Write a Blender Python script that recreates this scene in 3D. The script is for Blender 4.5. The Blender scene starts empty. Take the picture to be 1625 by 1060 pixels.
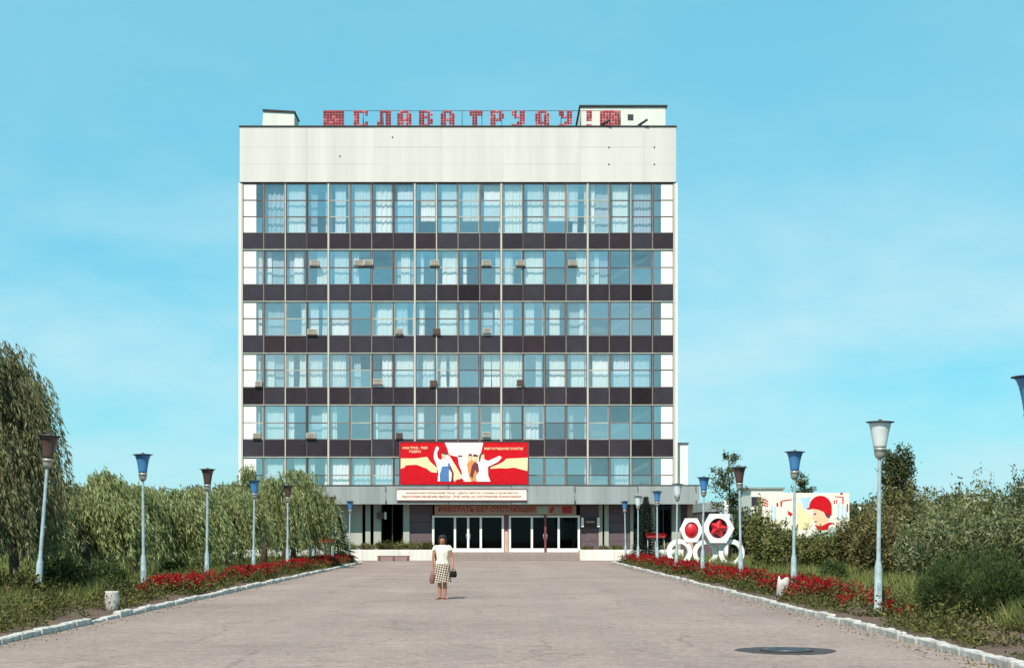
import bpy, bmesh, math, random
import numpy as np
from mathutils import Vector, Matrix

R = math.radians
random.seed(7)
RNG = np.random.default_rng(11)
SC = bpy.context.scene
COL = SC.collection

# ------------------------------------------------------------------ camera
EYE = 1.59                      # metres above the asphalt
FPX, VPX, HZN = 2250.0, 787.0, 852.0   # focal length, vanishing point and horizon measured on the 1625 px wide photo
cam_d = bpy.data.cameras.new('camera')
cam = bpy.data.objects.new('camera', cam_d)
COL.objects.link(cam)
cam.location = (0, 0, EYE)
cam.rotation_euler = (R(90), 0, 0)
cam_d.sensor_width = 36.0
cam_d.lens = 36.0 * FPX / 1625.0
cam_d.shift_x = (812.5 - VPX) / 1625.0
cam_d.shift_y = (HZN - 530.0) / 1625.0
cam_d.clip_end = 6000
cam_d.clip_start = 0.1
SC.camera = cam

# ------------------------------------------------------------------ world and sun
SUN_EL, SUN_AZ = 50.0, 200.0    # high sun behind the photographer's left shoulder
world = bpy.data.worlds.new('World')
SC.world = world
world.use_nodes = True
wn, wl = world.node_tree.nodes, world.node_tree.links
wn.clear()
w_out = wn.new('ShaderNodeOutputWorld')
w_bg = wn.new('ShaderNodeBackground')
w_bg.inputs['Strength'].default_value = 0.10
w_sky = wn.new('ShaderNodeTexSky')
w_sky.sky_type = 'NISHITA'
w_sky.sun_disc = False
w_sky.sun_elevation = R(SUN_EL)
w_sky.sun_rotation = R(SUN_AZ)
w_sky.air_density = 1.0
w_sky.dust_density = 0.4
w_sky.ozone_density = 1.5
w_tint = wn.new('ShaderNodeMix'); w_tint.data_type = 'RGBA'; w_tint.blend_type = 'MULTIPLY'
w_tint.inputs[0].default_value = 1.0
w_tint.inputs[7].default_value = (0.66, 1.18, 1.22, 1)      # the print's cyan cast
w_tc = wn.new('ShaderNodeTexCoord')
w_map = wn.new('ShaderNodeMapping'); w_map.inputs['Scale'].default_value = (1.0, 1.0, 2.6); w_map.inputs['Location'].default_value = (0.55, 0.0, 0.35)
w_noi = wn.new('ShaderNodeTexNoise'); w_noi.inputs['Scale'].default_value = 5.0
w_noi.inputs['Detail'].default_value = 7; w_noi.inputs['Roughness'].default_value = 0.55
w_rmp = wn.new('ShaderNodeValToRGB')
w_rmp.color_ramp.elements[0].position = 0.36; w_rmp.color_ramp.elements[0].color = (0, 0, 0, 1)
w_rmp.color_ramp.elements[1].position = 0.70; w_rmp.color_ramp.elements[1].color = (0.85, 0.85, 0.85, 1)
w_cl = wn.new('ShaderNodeMix'); w_cl.data_type = 'RGBA'
w_cl.inputs[7].default_value = (4.3, 6.3, 6.8, 1)           # thin high cloud
wl.new(w_sky.outputs[0], w_tint.inputs[6])
wl.new(w_tc.outputs['Generated'], w_map.inputs[0]); wl.new(w_map.outputs[0], w_noi.inputs['Vector'])
w_sep = wn.new('ShaderNodeSeparateXYZ'); wl.new(w_tc.outputs['Generated'], w_sep.inputs[0])
w_low = wn.new('ShaderNodeMapRange'); w_low.interpolation_type = 'SMOOTHSTEP'   # the cloud bank lies low all round the horizon
w_low.inputs[1].default_value = 0.12; w_low.inputs[2].default_value = 0.30; w_low.inputs[3].default_value = 1.0; w_low.inputs[4].default_value = 0.15
wl.new(w_sep.outputs[2], w_low.inputs[0])
w_mul = wn.new('ShaderNodeMath'); w_mul.operation = 'MULTIPLY'
wl.new(w_noi.outputs[0], w_rmp.inputs[0]); wl.new(w_rmp.outputs[0], w_mul.inputs[0]); wl.new(w_low.outputs[0], w_mul.inputs[1]); wl.new(w_mul.outputs[0], w_cl.inputs[0])
w_hz = wn.new('ShaderNodeMix'); w_hz.data_type = 'RGBA'; w_hz.inputs[0].default_value = 0.70
w_hz.inputs[7].default_value = (1.55, 4.85, 5.95, 1)          # even summer haze over the whole sky
wl.new(w_tint.outputs[2], w_hz.inputs[6]); wl.new(w_hz.outputs[2], w_cl.inputs[6]); wl.new(w_cl.outputs[2], w_bg.inputs['Color'])
wl.new(w_bg.outputs[0], w_out.inputs['Surface'])

sun_d = bpy.data.lights.new('sun', 'SUN')
sun_d.energy = 4.6
sun_d.angle = R(0.5)
sun_d.color = (1.0, 0.95, 0.87)
sun = bpy.data.objects.new('sun', sun_d)
COL.objects.link(sun)
_to_sun = Vector((math.sin(R(SUN_AZ)) * math.cos(R(SUN_EL)), math.cos(R(SUN_AZ)) * math.cos(R(SUN_EL)), math.sin(R(SUN_EL))))
sun.rotation_euler = _to_sun.to_track_quat('Z', 'Y').to_euler()
sun.location = (-20, -40, 60)

SC.view_settings.view_transform = 'Standard'
SC.view_settings.look = 'None'
SC.view_settings.exposure = 0.45
SC.view_settings.gamma = 1.0
SC.view_settings.use_curve_mapping = False
SC.cycles.max_bounces = 8
SC.cycles.transparent_max_bounces = 16
SC.cycles.sample_clamp_indirect = 6.0

# ------------------------------------------------------------------ helpers
def PX(x, Y): return (x - VPX) * Y / FPX                 # photo column -> metres at depth Y
def PZ(y, Y): return EYE + (HZN - y) * Y / FPX           # photo row -> height at depth Y

def tag(o, label=None, cat=None, group=None, kind=None):
    if label: o['label'] = label
    if cat: o['category'] = cat
    if group: o['group'] = group
    if kind: o['kind'] = kind
    return o

def empty(name, loc=(0, 0, 0), rz=0.0, label=None, cat=None, group=None):
    o = bpy.data.objects.new(name, None)
    COL.objects.link(o)
    o.location = loc
    o.rotation_euler = (0, 0, rz)
    o.empty_display_size = 0.2
    return tag(o, label, cat, group)

def link(name, me, parent=None, loc=None):
    o = bpy.data.objects.new(name, me)
    COL.objects.link(o)
    if parent is not None: o.parent = parent
    if loc is not None: o.location = loc
    return o

def copy_tree(o, parent=None):
    c = o.copy()
    COL.objects.link(c)
    c.parent = parent
    for ch in list(o.children): copy_tree(ch, c)
    return c

class MB:
    """collects shapes for ONE mesh"""
    def __init__(s): s.v, s.f, s.m, s.sm = [], [], [], []
    def add(s, vs, fs, mi=0, smooth=False):
        b = len(s.v)
        s.v += [tuple(v) for v in vs]
        for f in fs:
            s.f.append([i + b for i in f]); s.m.append(mi); s.sm.append(smooth)
        return s
    def box(s, x0, x1, y0, y1, z0, z1, mi=0):
        vs = [(x0, y0, z0), (x1, y0, z0), (x1, y1, z0), (x0, y1, z0), (x0, y0, z1), (x1, y0, z1), (x1, y1, z1), (x0, y1, z1)]
        return s.add(vs, [(0, 3, 2, 1), (4, 5, 6, 7), (0, 1, 5, 4), (1, 2, 6, 5), (2, 3, 7, 6), (3, 0, 4, 7)], mi)
    def bbox(s, x0, x1, y0, y1, z0, z1, b=0.01, mi=0, jit=0.0):
        """box with bevelled edges (chamfer b)"""
        bm = bmesh.new()
        bmesh.ops.create_cube(bm, size=1.0)
        for v in bm.verts:
            v.co = Vector((x0 + (v.co.x + .5) * (x1 - x0), y0 + (v.co.y + .5) * (y1 - y0), z0 + (v.co.z + .5) * (z1 - z0)))
        bmesh.ops.bevel(bm, geom=list(bm.edges), offset=b, segments=1, affect='EDGES')
        if jit:
            for v in bm.verts: v.co += Vector((random.uniform(-jit, jit), random.uniform(-jit, jit), random.uniform(-jit, jit)))
        bm.verts.index_update()
        s.add([v.co[:] for v in bm.verts], [[v.index for v in f.verts] for f in bm.faces], mi)
        bm.free()
        return s
    def rings(s, rings, mi=0, cap=True, smooth=True):
        n = len(rings[0]); b = len(s.v)
        for r in rings: s.v += [tuple(p) for p in r]
        for k in range(len(rings) - 1):
            for i in range(n):
                j = (i + 1) % n
                s.f.append([b + k * n + i, b + k * n + j, b + (k + 1) * n + j, b + (k + 1) * n + i]); s.m.append(mi); s.sm.append(smooth)
        if cap:
            s.f.append([b + i for i in reversed(range(n))]); s.m.append(mi); s.sm.append(False)
            s.f.append([b + (len(rings) - 1) * n + i for i in range(n)]); s.m.append(mi); s.sm.append(False)
        return s
    def lathe(s, prof, n=16, c=(0, 0), mi=0, cap=True, smooth=True):
        return s.rings([[(c[0] + r * math.cos(2 * math.pi * i / n), c[1] + r * math.sin(2 * math.pi * i / n), z) for i in range(n)] for r, z in prof], mi, cap, smooth)
    def tube(s, pts, rad, n=8, mi=0, cap=True):
        pts = [Vector(p) for p in pts]
        rs = rad if isinstance(rad, (list, tuple)) else [rad] * len(pts)
        out = []
        up = Vector((0.13, 0.31, 0.94))
        for k, p in enumerate(pts):
            d = (pts[min(k + 1, len(pts) - 1)] - pts[max(k - 1, 0)]).normalized()
            a = d.cross(up)
            if a.length < 1e-3: a = d.cross(Vector((1, 0, 0)))
            a.normalize(); b2 = d.cross(a)
            out.append([p + (a * math.cos(2 * math.pi * i / n) + b2 * math.sin(2 * math.pi * i / n)) * rs[k] for i in range(n)])
        return s.rings(out, mi, cap)
    def prism(s, poly, y0, y1, mi=0):
        """poly in (x,z), counter-clockwise seen from -Y; extruded y0 (front) to y1"""
        n = len(poly)
        vs = [(x, y0, z) for x, z in poly] + [(x, y1, z) for x, z in poly]
        fs = [list(range(n)), list(reversed(range(n, 2 * n)))]
        for i in range(n):
            j = (i + 1) % n
            fs.append([j, i, i + n, j + n])
        return s.add(vs, fs, mi)
    def mesh(s, name, mats):
        me = bpy.data.meshes.new(name)
        me.from_pydata(s.v, [], s.f)
        for m in (mats if isinstance(mats, (list, tuple)) else [mats]): me.materials.append(m)
        me.polygons.foreach_set('material_index', s.m)
        me.polygons.foreach_set('use_smooth', s.sm)
        me.update()
        return me
    def build(s, name, mats, parent=None, loc=None):
        return link(name, s.mesh(name, mats), parent, loc)

def np_mesh(name, V, k, mat, parent=None, loc=None):
    """V: (n*k,3) vertices, every k of them one face"""
    V = np.ascontiguousarray(V, dtype=np.float32)
    nv = len(V); nf = nv // k
    me = bpy.data.meshes.new(name)
    me.vertices.add(nv); me.vertices.foreach_set('co', V.ravel())
    me.loops.add(nv); me.loops.foreach_set('vertex_index', np.arange(nv, dtype=np.int32))
    me.polygons.add(nf)
    me.polygons.foreach_set('loop_start', np.arange(0, nv, k, dtype=np.int32))
    me.polygons.foreach_set('loop_total', np.full(nf, k, dtype=np.int32))
    me.materials.append(mat)
    me.update(calc_edges=True)
    return link(name, me, parent, loc)

def unit(a): return a / np.maximum(np.linalg.norm(a, axis=1, keepdims=True), 1e-6)

def leaf_quads(P, D, L, W):
    """diamond leaves from P along D, random roll"""
    n = len(P)
    D = unit(D)
    rnd = unit(RNG.normal(size=(n, 3)))
    S = unit(np.cross(D, rnd))
    L = np.broadcast_to(np.asarray(L, float).reshape(-1, 1) if np.ndim(L) else np.full((1, 1), L), (n, 1))
    W = np.broadcast_to(np.asarray(W, float).reshape(-1, 1) if np.ndim(W) else np.full((1, 1), W), (n, 1))
    N = np.cross(D, S)
    a = P
    b = P + D * L * 0.45 + S * W * 0.5 + N * W * 0.15
    c = P + D * L
    d = P + D * L * 0.45 - S * W * 0.5 + N * W * 0.15
    return np.stack([a, b, c, d], axis=1).reshape(-1, 3)

# ------------------------------------------------------------------ materials
def nodes_of(m):
    m.use_nodes = True
    return m.node_tree.nodes, m.node_tree.links, m.node_tree.nodes['Principled BSDF']

def mat(name, col, rough=0.7, metal=0.0, var=0.0, scale=3.0, col2=None, bump=0.0, bscale=40.0, spec=0.5, streak=False):
    """plain procedural surface: colour broken up by noise, optional fine relief and vertical weather streaks"""
    m = bpy.data.materials.new(name)
    n, l, b = nodes_of(m)
    b.inputs['Roughness'].default_value = rough
    b.inputs['Metallic'].default_value = metal
    b.inputs['Specular IOR Level'].default_value = spec
    b.inputs['Base Color'].default_value = (*col, 1)
    tc = n.new('ShaderNodeTexCoord')
    if var > 0 or col2:
        c2 = col2 or tuple(c * (1 - var) for c in col)
        noi = n.new('ShaderNodeTexNoise'); noi.inputs['Scale'].default_value = scale; noi.inputs['Detail'].default_value = 6
        noi.inputs['Roughness'].default_value = 0.65
        if streak:
            mp = n.new('ShaderNodeMapping'); mp.inputs['Scale'].default_value = (1.0, 1.0, 0.07)
            l.new(tc.outputs['Object'], mp.inputs[0]); l.new(mp.outputs[0], noi.inputs['Vector'])
        else:
            l.new(tc.outputs['Object'], noi.inputs['Vector'])
        r = n.new('ShaderNodeValToRGB')
        r.color_ramp.elements[0].position = 0.32; r.color_ramp.elements[0].color = (*c2, 1)
        r.color_ramp.elements[1].position = 0.66; r.color_ramp.elements[1].color = (*col, 1)
        l.new(noi.outputs[0], r.inputs[0]); l.new(r.outputs[0], b.inputs['Base Color'])
    if bump > 0:
        n2 = n.new('ShaderNodeTexNoise'); n2.inputs['Scale'].default_value = bscale; n2.inputs['Detail'].default_value = 5
        l.new(tc.outputs['Object'], n2.inputs['Vector'])
        bp = n.new('ShaderNodeBump'); bp.inputs['Strength'].default_value = bump; bp.inputs['Distance'].default_value = 0.02
        l.new(n2.outputs[0], bp.inputs['Height']); l.new(bp.outputs[0], b.inputs['Normal'])
    return m

def leafmat(name, cols, trans=0.3, clump=0.5):
    """foliage: a colour per leaf, drifting from clump to clump, some light passing through"""
    m = bpy.data.materials.new(name)
    m.use_nodes = True
    n, l = m.node_tree.nodes, m.node_tree.links
    n.clear()
    out = n.new('ShaderNodeOutputMaterial')
    geo = n.new('ShaderNodeNewGeometry')
    tc = n.new('ShaderNodeTexCoord')
    noi = n.new('ShaderNodeTexNoise'); noi.inputs['Scale'].default_value = 0.9; noi.inputs['Detail'].default_value = 2
    l.new(tc.outputs['Object'], noi.inputs['Vector'])
    mx = n.new('ShaderNodeMix'); mx.data_type = 'FLOAT'; mx.inputs[0].default_value = clump
    l.new(geo.outputs['Random Per Island'], mx.inputs[2]); l.new(noi.outputs[0], mx.inputs[3])
    r = n.new('ShaderNodeValToRGB')
    el = r.color_ramp.elements
    el[0].position = 0.18; el[0].color = (*cols[0], 1)
    el[1].position = 0.85; el[1].color = (*cols[-1], 1)
    for i, c in enumerate(cols[1:-1]):
        e = el.new(0.18 + 0.67 * (i + 1) / (len(cols) - 1)); e.color = (*c, 1)
    l.new(mx.outputs[0], r.inputs[0])
    d = n.new('ShaderNodeBsdfDiffuse'); t = n.new('ShaderNodeBsdfTranslucent')
    s = n.new('ShaderNodeMixShader'); s.inputs[0].default_value = trans
    l.new(r.outputs[0], d.inputs['Color']); l.new(r.outputs[0], t.inputs['Color'])
    l.new(d.outputs[0], s.inputs[1]); l.new(t.outputs[0], s.inputs[2]); l.new(s.outputs[0], out.inputs['Surface'])
    return m

def glassmat(name, tint, refl, rcol=(0.85, 0.96, 1.0), rough=0.015):
    m = bpy.data.materials.new(name)
    m.use_nodes = True
    n, l = m.node_tree.nodes, m.node_tree.links
    n.clear()
    out = n.new('ShaderNodeOutputMaterial')
    t = n.new('ShaderNodeBsdfTransparent'); t.inputs[0].default_value = (*tint, 1)
    g = n.new('ShaderNodeBsdfGlossy'); g.inputs['Color'].default_value = (*rcol, 1); g.inputs['Roughness'].default_value = rough
    tc = n.new('ShaderNodeTexCoord'); noi = n.new('ShaderNodeTexNoise'); noi.inputs['Scale'].default_value = 0.6
    bp = n.new('ShaderNodeBump'); bp.inputs['Strength'].default_value = 0.08; bp.inputs['Distance'].default_value = 0.03
    l.new(tc.outputs['Object'], noi.inputs['Vector']); l.new(noi.outputs[0], bp.inputs['Height']); l.new(bp.outputs[0], g.inputs['Normal'])
    s = n.new('ShaderNodeMixShader'); s.inputs[0].default_value = refl
    l.new(t.outputs[0], s.inputs[1]); l.new(g.outputs[0], s.inputs[2]); l.new(s.outputs[0], out.inputs['Surface'])
    return m

M = {}
M['fascia'] = mat('fascia concrete', (0.60, 0.562, 0.515), 0.85, var=0.14, scale=0.9, bump=0.15, bscale=25, streak=True)
M['white_wall'] = mat('white painted wall', (0.80, 0.78, 0.70), 0.8, var=0.09, scale=1.2, streak=True)
M['tower_side'] = mat('tower side render', (0.74, 0.71, 0.62), 0.85, var=0.12, scale=0.6, streak=True)
M['canopy'] = mat('weathered canopy concrete', (0.30, 0.325, 0.315), 0.9, var=0.30, scale=1.6, bump=0.3, bscale=30, streak=True)
M['spandrel'] = [mat('spandrel glass %s' % w, c, 0.35, var=0.3, scale=1.2, spec=0.22) for w, c in
                 (('plum', (0.036, 0.025, 0.031)), ('slate', (0.045, 0.036, 0.046)), ('dark', (0.018, 0.010, 0.012)), ('brown', (0.039, 0.023, 0.027)))]
M['mull_white'] = mat('white aluminium mullion', (0.50, 0.45, 0.39), 0.5, var=0.15, scale=2, streak=True)
M['mull'] = mat('weathered bronze mullion', (0.22, 0.17, 0.15), 0.5, var=0.35, scale=2)
M['mull_dark'] = mat('dark window frame', (0.085, 0.06, 0.06), 0.5, var=0.3, scale=2)
M['sill'] = mat('pale sill metal', (0.42, 0.43, 0.36), 0.6, var=0.3, scale=1.5)
M['glass'] = [glassmat('window glass %d' % i, t, r, c) for i, (t, r, c) in enumerate(
    (((0.95, 0.98, 0.99), 0.22, (0.95, 0.98, 1.0)), ((0.95, 0.98, 0.99), 0.31, (0.92, 0.97, 1.0)), ((0.97, 0.98, 1.0), 0.15, (0.88, 0.96, 1.0))))]
M['door_glass'] = glassmat('door glass', (0.30, 0.27, 0.28), 0.012, (0.8, 0.82, 0.85))
M['room'] = mat('room wall', (0.72, 0.79, 0.80), 0.9, var=0.2)
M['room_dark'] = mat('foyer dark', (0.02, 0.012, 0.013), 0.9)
M['slab'] = mat('floor slab', (0.55, 0.55, 0.50), 0.9, var=0.2)
def cloth(name, col, trans):
    m = bpy.data.materials.new(name); m.use_nodes = True
    n, l = m.node_tree.nodes, m.node_tree.links; n.clear()
    out = n.new('ShaderNodeOutputMaterial'); d = n.new('ShaderNodeBsdfDiffuse'); t = n.new('ShaderNodeBsdfTranslucent'); s = n.new('ShaderNodeMixShader')
    d.inputs[0].default_value = (*col, 1); t.inputs[0].default_value = (*col, 1); s.inputs[0].default_value = trans
    l.new(d.outputs[0], s.inputs[1]); l.new(t.outputs[0], s.inputs[2]); l.new(s.outputs[0], out.inputs[0])
    return m
M['curtain'] = cloth('white curtain', (0.93, 0.90, 0.80), 0.08)
M['sheer'] = cloth('pale net curtain', (0.76, 0.82, 0.80), 0.15)
M['net'] = cloth('added blue grey net curtain', (0.56, 0.61, 0.61), 0.2)
M['ac_pale'] = mat('pale enamel', (0.55, 0.50, 0.42), 0.5, var=0.2)
M['ac_dark'] = mat('rusted brown enamel', (0.12, 0.065, 0.05), 0.6, var=0.4)
M['roof'] = mat('roof felt', (0.05, 0.045, 0.045), 0.9, var=0.3)
M['penthouse'] = mat('whitewashed penthouse', (0.66, 0.65, 0.57), 0.85, var=0.15, scale=0.8, streak=True)
M['black'] = mat('black metal', (0.02, 0.02, 0.02), 0.6)
M['redlamp'] = [mat('sign red %d' % i, c, 0.5, var=0.3, scale=6) for i, c in enumerate(((0.42, 0.035, 0.05), (0.30, 0.02, 0.03), (0.62, 0.18, 0.19)))]
M['plum_wall'] = mat('plum stone cladding', (0.13, 0.085, 0.095), 0.6, var=0.35, scale=4, bump=0.2)
M['pale_wall'] = mat('pale ground floor render', (0.40, 0.41, 0.34), 0.85, var=0.2, scale=1.0, streak=True)
M['pink_wall'] = mat('pink ground floor render', (0.60, 0.36, 0.28), 0.85, var=0.2, scale=1.0)
M['plinth'] = mat('whitewashed plinth', (0.70, 0.67, 0.59), 0.85, var=0.22, scale=1.5, bump=0.3, streak=True)
M['step'] = mat('granite step', (0.30, 0.235, 0.20), 0.75, var=0.3, scale=7)
M['door_white'] = mat('white door frame', (0.78, 0.75, 0.68), 0.5, var=0.06)
M['door_maroon'] = mat('maroon door post', (0.20, 0.045, 0.055), 0.5, var=0.3)
M['sign_tan'] = mat('tan sign board', (0.42, 0.26, 0.17), 0.7, var=0.2)
M['sign_white'] = mat('banner white', (0.80, 0.70, 0.58), 0.7, var=0.08)
M['text_red'] = mat('text red', (0.36, 0.022, 0.022), 0.6, var=0.15, scale=8)
M['paint_red'] = mat('poster red', (0.60, 0.006, 0.014), 0.8, var=0.22, scale=3, spec=0.15)
M['paint_cream'] = mat('poster cream', (0.80, 0.63, 0.34), 0.6, var=0.05)
M['paint_ivory'] = mat('poster ivory', (0.85, 0.78, 0.62), 0.6, var=0.05)
M['paint_white'] = mat('poster white', (0.80, 0.80, 0.78), 0.6, var=0.05)
M['paint_blue'] = mat('poster blue', (0.07, 0.17, 0.38), 0.6, var=0.1)
M['paint_sky'] = mat('poster pale blue', (0.40, 0.58, 0.68), 0.6, var=0.05)
M['paint_orange'] = mat('poster orange', (0.70, 0.24, 0.06), 0.6, var=0.1)
M['paint_skin'] = mat('poster skin', (0.78, 0.50, 0.30), 0.6, var=0.05)
M['paint_maroon'] = mat('poster maroon', (0.16, 0.02, 0.03), 0.6, var=0.1)
M['paint_green'] = mat('poster grey green', (0.36, 0.42, 0.34), 0.6, var=0.1)
M['lamp_pole'] = mat('lamp pole grey blue paint', (0.36, 0.46, 0.48), 0.5, scale=5, col2=(0.22, 0.25, 0.25), bump=0.1)
M['lamp_dark'] = mat('lamp cap dark metal', (0.06, 0.05, 0.05), 0.5, var=0.3)
M['lamp_cup'] = mat('lamp cup aluminium', (0.45, 0.44, 0.40), 0.4, metal=0.3, var=0.3, scale=9)
def plastic(name, col):
    m = mat(name, col, 0.3, var=0.18, scale=5)
    b = m.node_tree.nodes['Principled BSDF']
    b.inputs['Subsurface Weight'].default_value = 0.0
    return m
M['shade_blue'] = plastic('blue lamp shade', (0.060, 0.205, 0.42))
M['shade_white'] = plastic('white lamp shade', (0.66, 0.70, 0.68))
M['shade_brown'] = plastic('smoke brown lamp shade', (0.085, 0.05, 0.045))
M['bark'] = mat('bark', (0.09, 0.06, 0.045), 0.9, var=0.4, scale=8, bump=0.6, bscale=20)
M['willow'] = leafmat('willow leaf', [(0.068, 0.066, 0.024), (0.195, 0.225, 0.085), (0.34, 0.38, 0.16), (0.52, 0.53, 0.29)], 0.42, 0.4)
M['willow_dark'] = leafmat('tall willow leaf', [(0.052, 0.042, 0.025), (0.135, 0.135, 0.065), (0.23, 0.235, 0.115), (0.36, 0.35, 0.21)], 0.38, 0.4)
M['shrub'] = leafmat('shrub leaf', [(0.052, 0.049, 0.018), (0.123, 0.131, 0.044), (0.210, 0.219, 0.079), (0.333, 0.263, 0.123)], 0.25, 0.5)
M['silver'] = leafmat('silver willow leaf', [(0.055, 0.050, 0.024), (0.150, 0.165, 0.070), (0.25, 0.27, 0.13), (0.40, 0.40, 0.24)], 0.35, 0.45)
M['russet'] = leafmat('russet shrub leaf', [(0.060, 0.036, 0.018), (0.140, 0.118, 0.048), (0.22, 0.205, 0.085), (0.33, 0.24, 0.13)], 0.3, 0.5)
M['kochia'] = leafmat('kochia leaf', [(0.022, 0.030, 0.012), (0.052, 0.078, 0.026), (0.088, 0.125, 0.042), (0.14, 0.165, 0.062)], 0.25, 0.4)
M['poplar'] = leafmat('poplar leaf', [(0.024, 0.036, 0.015), (0.060, 0.075, 0.033), (0.105, 0.112, 0.053), (0.150, 0.150, 0.075)], 0.2, 0.4)
M['spruce'] = leafmat('spruce needle', [(0.008, 0.012, 0.008), (0.020, 0.030, 0.022), (0.035, 0.048, 0.035), (0.060, 0.075, 0.060)], 0.1, 0.3)
M['grass'] = leafmat('meadow grass', [(0.060, 0.068, 0.020), (0.145, 0.165, 0.050), (0.25, 0.255, 0.085), (0.42, 0.36, 0.17)], 0.3, 0.5)
M['weed'] = leafmat('bedding leaf', [(0.030, 0.024, 0.012), (0.070, 0.075, 0.025), (0.125, 0.13, 0.045), (0.22, 0.17, 0.07)], 0.25, 0.4)
M['salvia'] = leafmat('salvia petal', [(0.13, 0.008, 0.010), (0.28, 0.012, 0.017), (0.44, 0.018, 0.027), (0.54, 0.040, 0.040)], 0.3, 0.3)

# ground: dry grass and bare earth
M['ground'] = mat('dry grass earth', (0.14, 0.13, 0.05), 0.95, scale=0.5, col2=(0.08, 0.062, 0.032), bump=0.6, bscale=6)
M['soil'] = mat('bed soil', (0.135, 0.080, 0.050), 0.95, scale=2.0, col2=(0.075, 0.042, 0.028), bump=0.9, bscale=12)
def asphalt():
    m = bpy.data.materials.new('dusty asphalt')
    n, l, b = nodes_of(m)
    b.inputs['Roughness'].default_value = 0.92
    b.inputs['Specular IOR Level'].default_value = 0.2
    tc = n.new('ShaderNodeTexCoord')
    def noise(sc, det, rough=0.6, stretch=None):
        t = n.new('ShaderNodeTexNoise'); t.inputs['Scale'].default_value = sc; t.inputs['Detail'].default_value = det; t.inputs['Roughness'].default_value = rough
        if stretch:
            mp = n.new('ShaderNodeMapping'); mp.inputs['Scale'].default_value = stretch
            l.new(tc.outputs['Object'], mp.inputs[0]); l.new(mp.outputs[0], t.inputs['Vector'])
        else: l.new(tc.outputs['Object'], t.inputs['Vector'])
        return t
    def ramp(src, a, b_, c0, c1):
        r = n.new('ShaderNodeValToRGB'); r.color_ramp.elements[0].position = a; r.color_ramp.elements[1].position = b_
        r.color_ramp.elements[0].color = (*c0, 1); r.color_ramp.elements[1].color = (*c1, 1); l.new(src.outputs[0], r.inputs[0]); return r
    big = ramp(noise(0.22, 5), 0.3, 0.7, (0.256, 0.190, 0.165), (0.335, 0.252, 0.220))
    trk = ramp(noise(0.8, 3, 0.6, (1.0, 0.05, 1.0)), 0.35, 0.7, (0.93, 0.93, 0.93), (1.05, 1.05, 1.04))
    fine = ramp(noise(9, 8, 0.85), 0.34, 0.66, (0.58, 0.57, 0.58), (1.36, 1.34, 1.33))
    vor = n.new('ShaderNodeTexVoronoi'); vor.feature = 'DISTANCE_TO_EDGE'; vor.inputs['Scale'].default_value = 0.33
    wv = noise(1.6, 4); mxv = n.new('ShaderNodeMix'); mxv.data_type = 'RGBA'; mxv.blend_type = 'ADD'; mxv.inputs[0].default_value = 0.5
    l.new(tc.outputs['Object'], mxv.inputs[6]); l.new(wv.outputs['Color'], mxv.inputs[7]); l.new(mxv.outputs[2], vor.inputs['Vector'])
    crk = ramp(vor, 0.002, 0.010, (0.78, 0.75, 0.73), (1, 1, 1))
    stn = ramp(noise(0.75, 6, 0.7), 0.56, 0.72, (1, 1, 1), (0.80, 0.78, 0.77))
    spk = ramp(noise(3.2, 3, 0.5), 0.70, 0.76, (1, 1, 1), (0.74, 0.72, 0.72))
    cur = big
    mot = ramp(noise(2.4, 9, 0.92), 0.36, 0.64, (0.80, 0.80, 0.81), (1.17, 1.16, 1.15))
    for x in (trk, fine, mot, crk, stn, spk):
        mm = n.new('ShaderNodeMix'); mm.data_type = 'RGBA'; mm.blend_type = 'MULTIPLY'; mm.inputs[0].default_value = 1.0
        l.new(cur.outputs[0] if cur is big else cur.outputs[2], mm.inputs[6]); l.new(x.outputs[0], mm.inputs[7]); cur = mm
    l.new(cur.outputs[2], b.inputs['Base Color'])
    n2 = noise(60, 3, 0.8); bp = n.new('ShaderNodeBump'); bp.inputs['Strength'].default_value = 0.35; bp.inputs['Distance'].default_value = 0.01
    l.new(n2.outputs[0], bp.inputs['Height']); l.new(bp.outputs[0], b.inputs['Normal'])
    return m
M['asphalt'] = asphalt()
M['kerb'] = mat('whitewashed kerb stone', (0.56, 0.52, 0.47), 0.85, scale=5, col2=(0.27, 0.24, 0.21), bump=0.5, bscale=18)
M['tar'] = mat('tar collar', (0.055, 0.035, 0.033), 0.7, var=0.35, scale=6)
M['iron'] = mat('worn iron cover', (0.13, 0.13, 0.15), 0.38, metal=0.7, var=0.35, scale=10)

def text_mesh(s, width, height, thick, material, name='lettering'):
    """a line of lettering standing in XZ, facing -Y, origin at its lower left, fitted to width x height"""
    cu = bpy.data.curves.new('t', 'FONT')
    cu.body = s
    cu.extrude = 0.02; cu.offset = 0.022
    o = bpy.data.objects.new('t', cu)
    COL.objects.link(o)
    dg = bpy.context.evaluated_depsgraph_get()
    me = bpy.data.meshes.new_from_object(o.evaluated_get(dg))
    bpy.data.objects.remove(o)
    n = len(me.vertices)
    V = np.empty(n * 3, np.float32); me.vertices.foreach_get('co', V); V = V.reshape(-1, 3)
    mn, mxx = V.min(0), V.max(0)
    W = np.empty_like(V)
    W[:, 0] = (V[:, 0] - mn[0]) / (mxx[0] - mn[0]) * width
    W[:, 2] = (V[:, 1] - mn[1]) / (mxx[1] - mn[1]) * height
    W[:, 1] = -(V[:, 2] - mn[2]) / (mxx[2] - mn[2]) * thick
    me.vertices.foreach_set('co', W.ravel()); me.update()
    me.materials.clear(); me.materials.append(material)
    me.name = name
    return me

def letters(me, parent, loc):
    o = link('lettering', me, parent, loc); o['kind'] = 'stuff'
    return o

# ================================================================== GROUND, ROAD, BEDS
def kerb_l(Y): return -7.45 - 0.0115 * (Y - 24)
def kerb_r(Y): return 6.30 + 0.0125 * (Y - 20)
BED_END = 86.5

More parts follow.
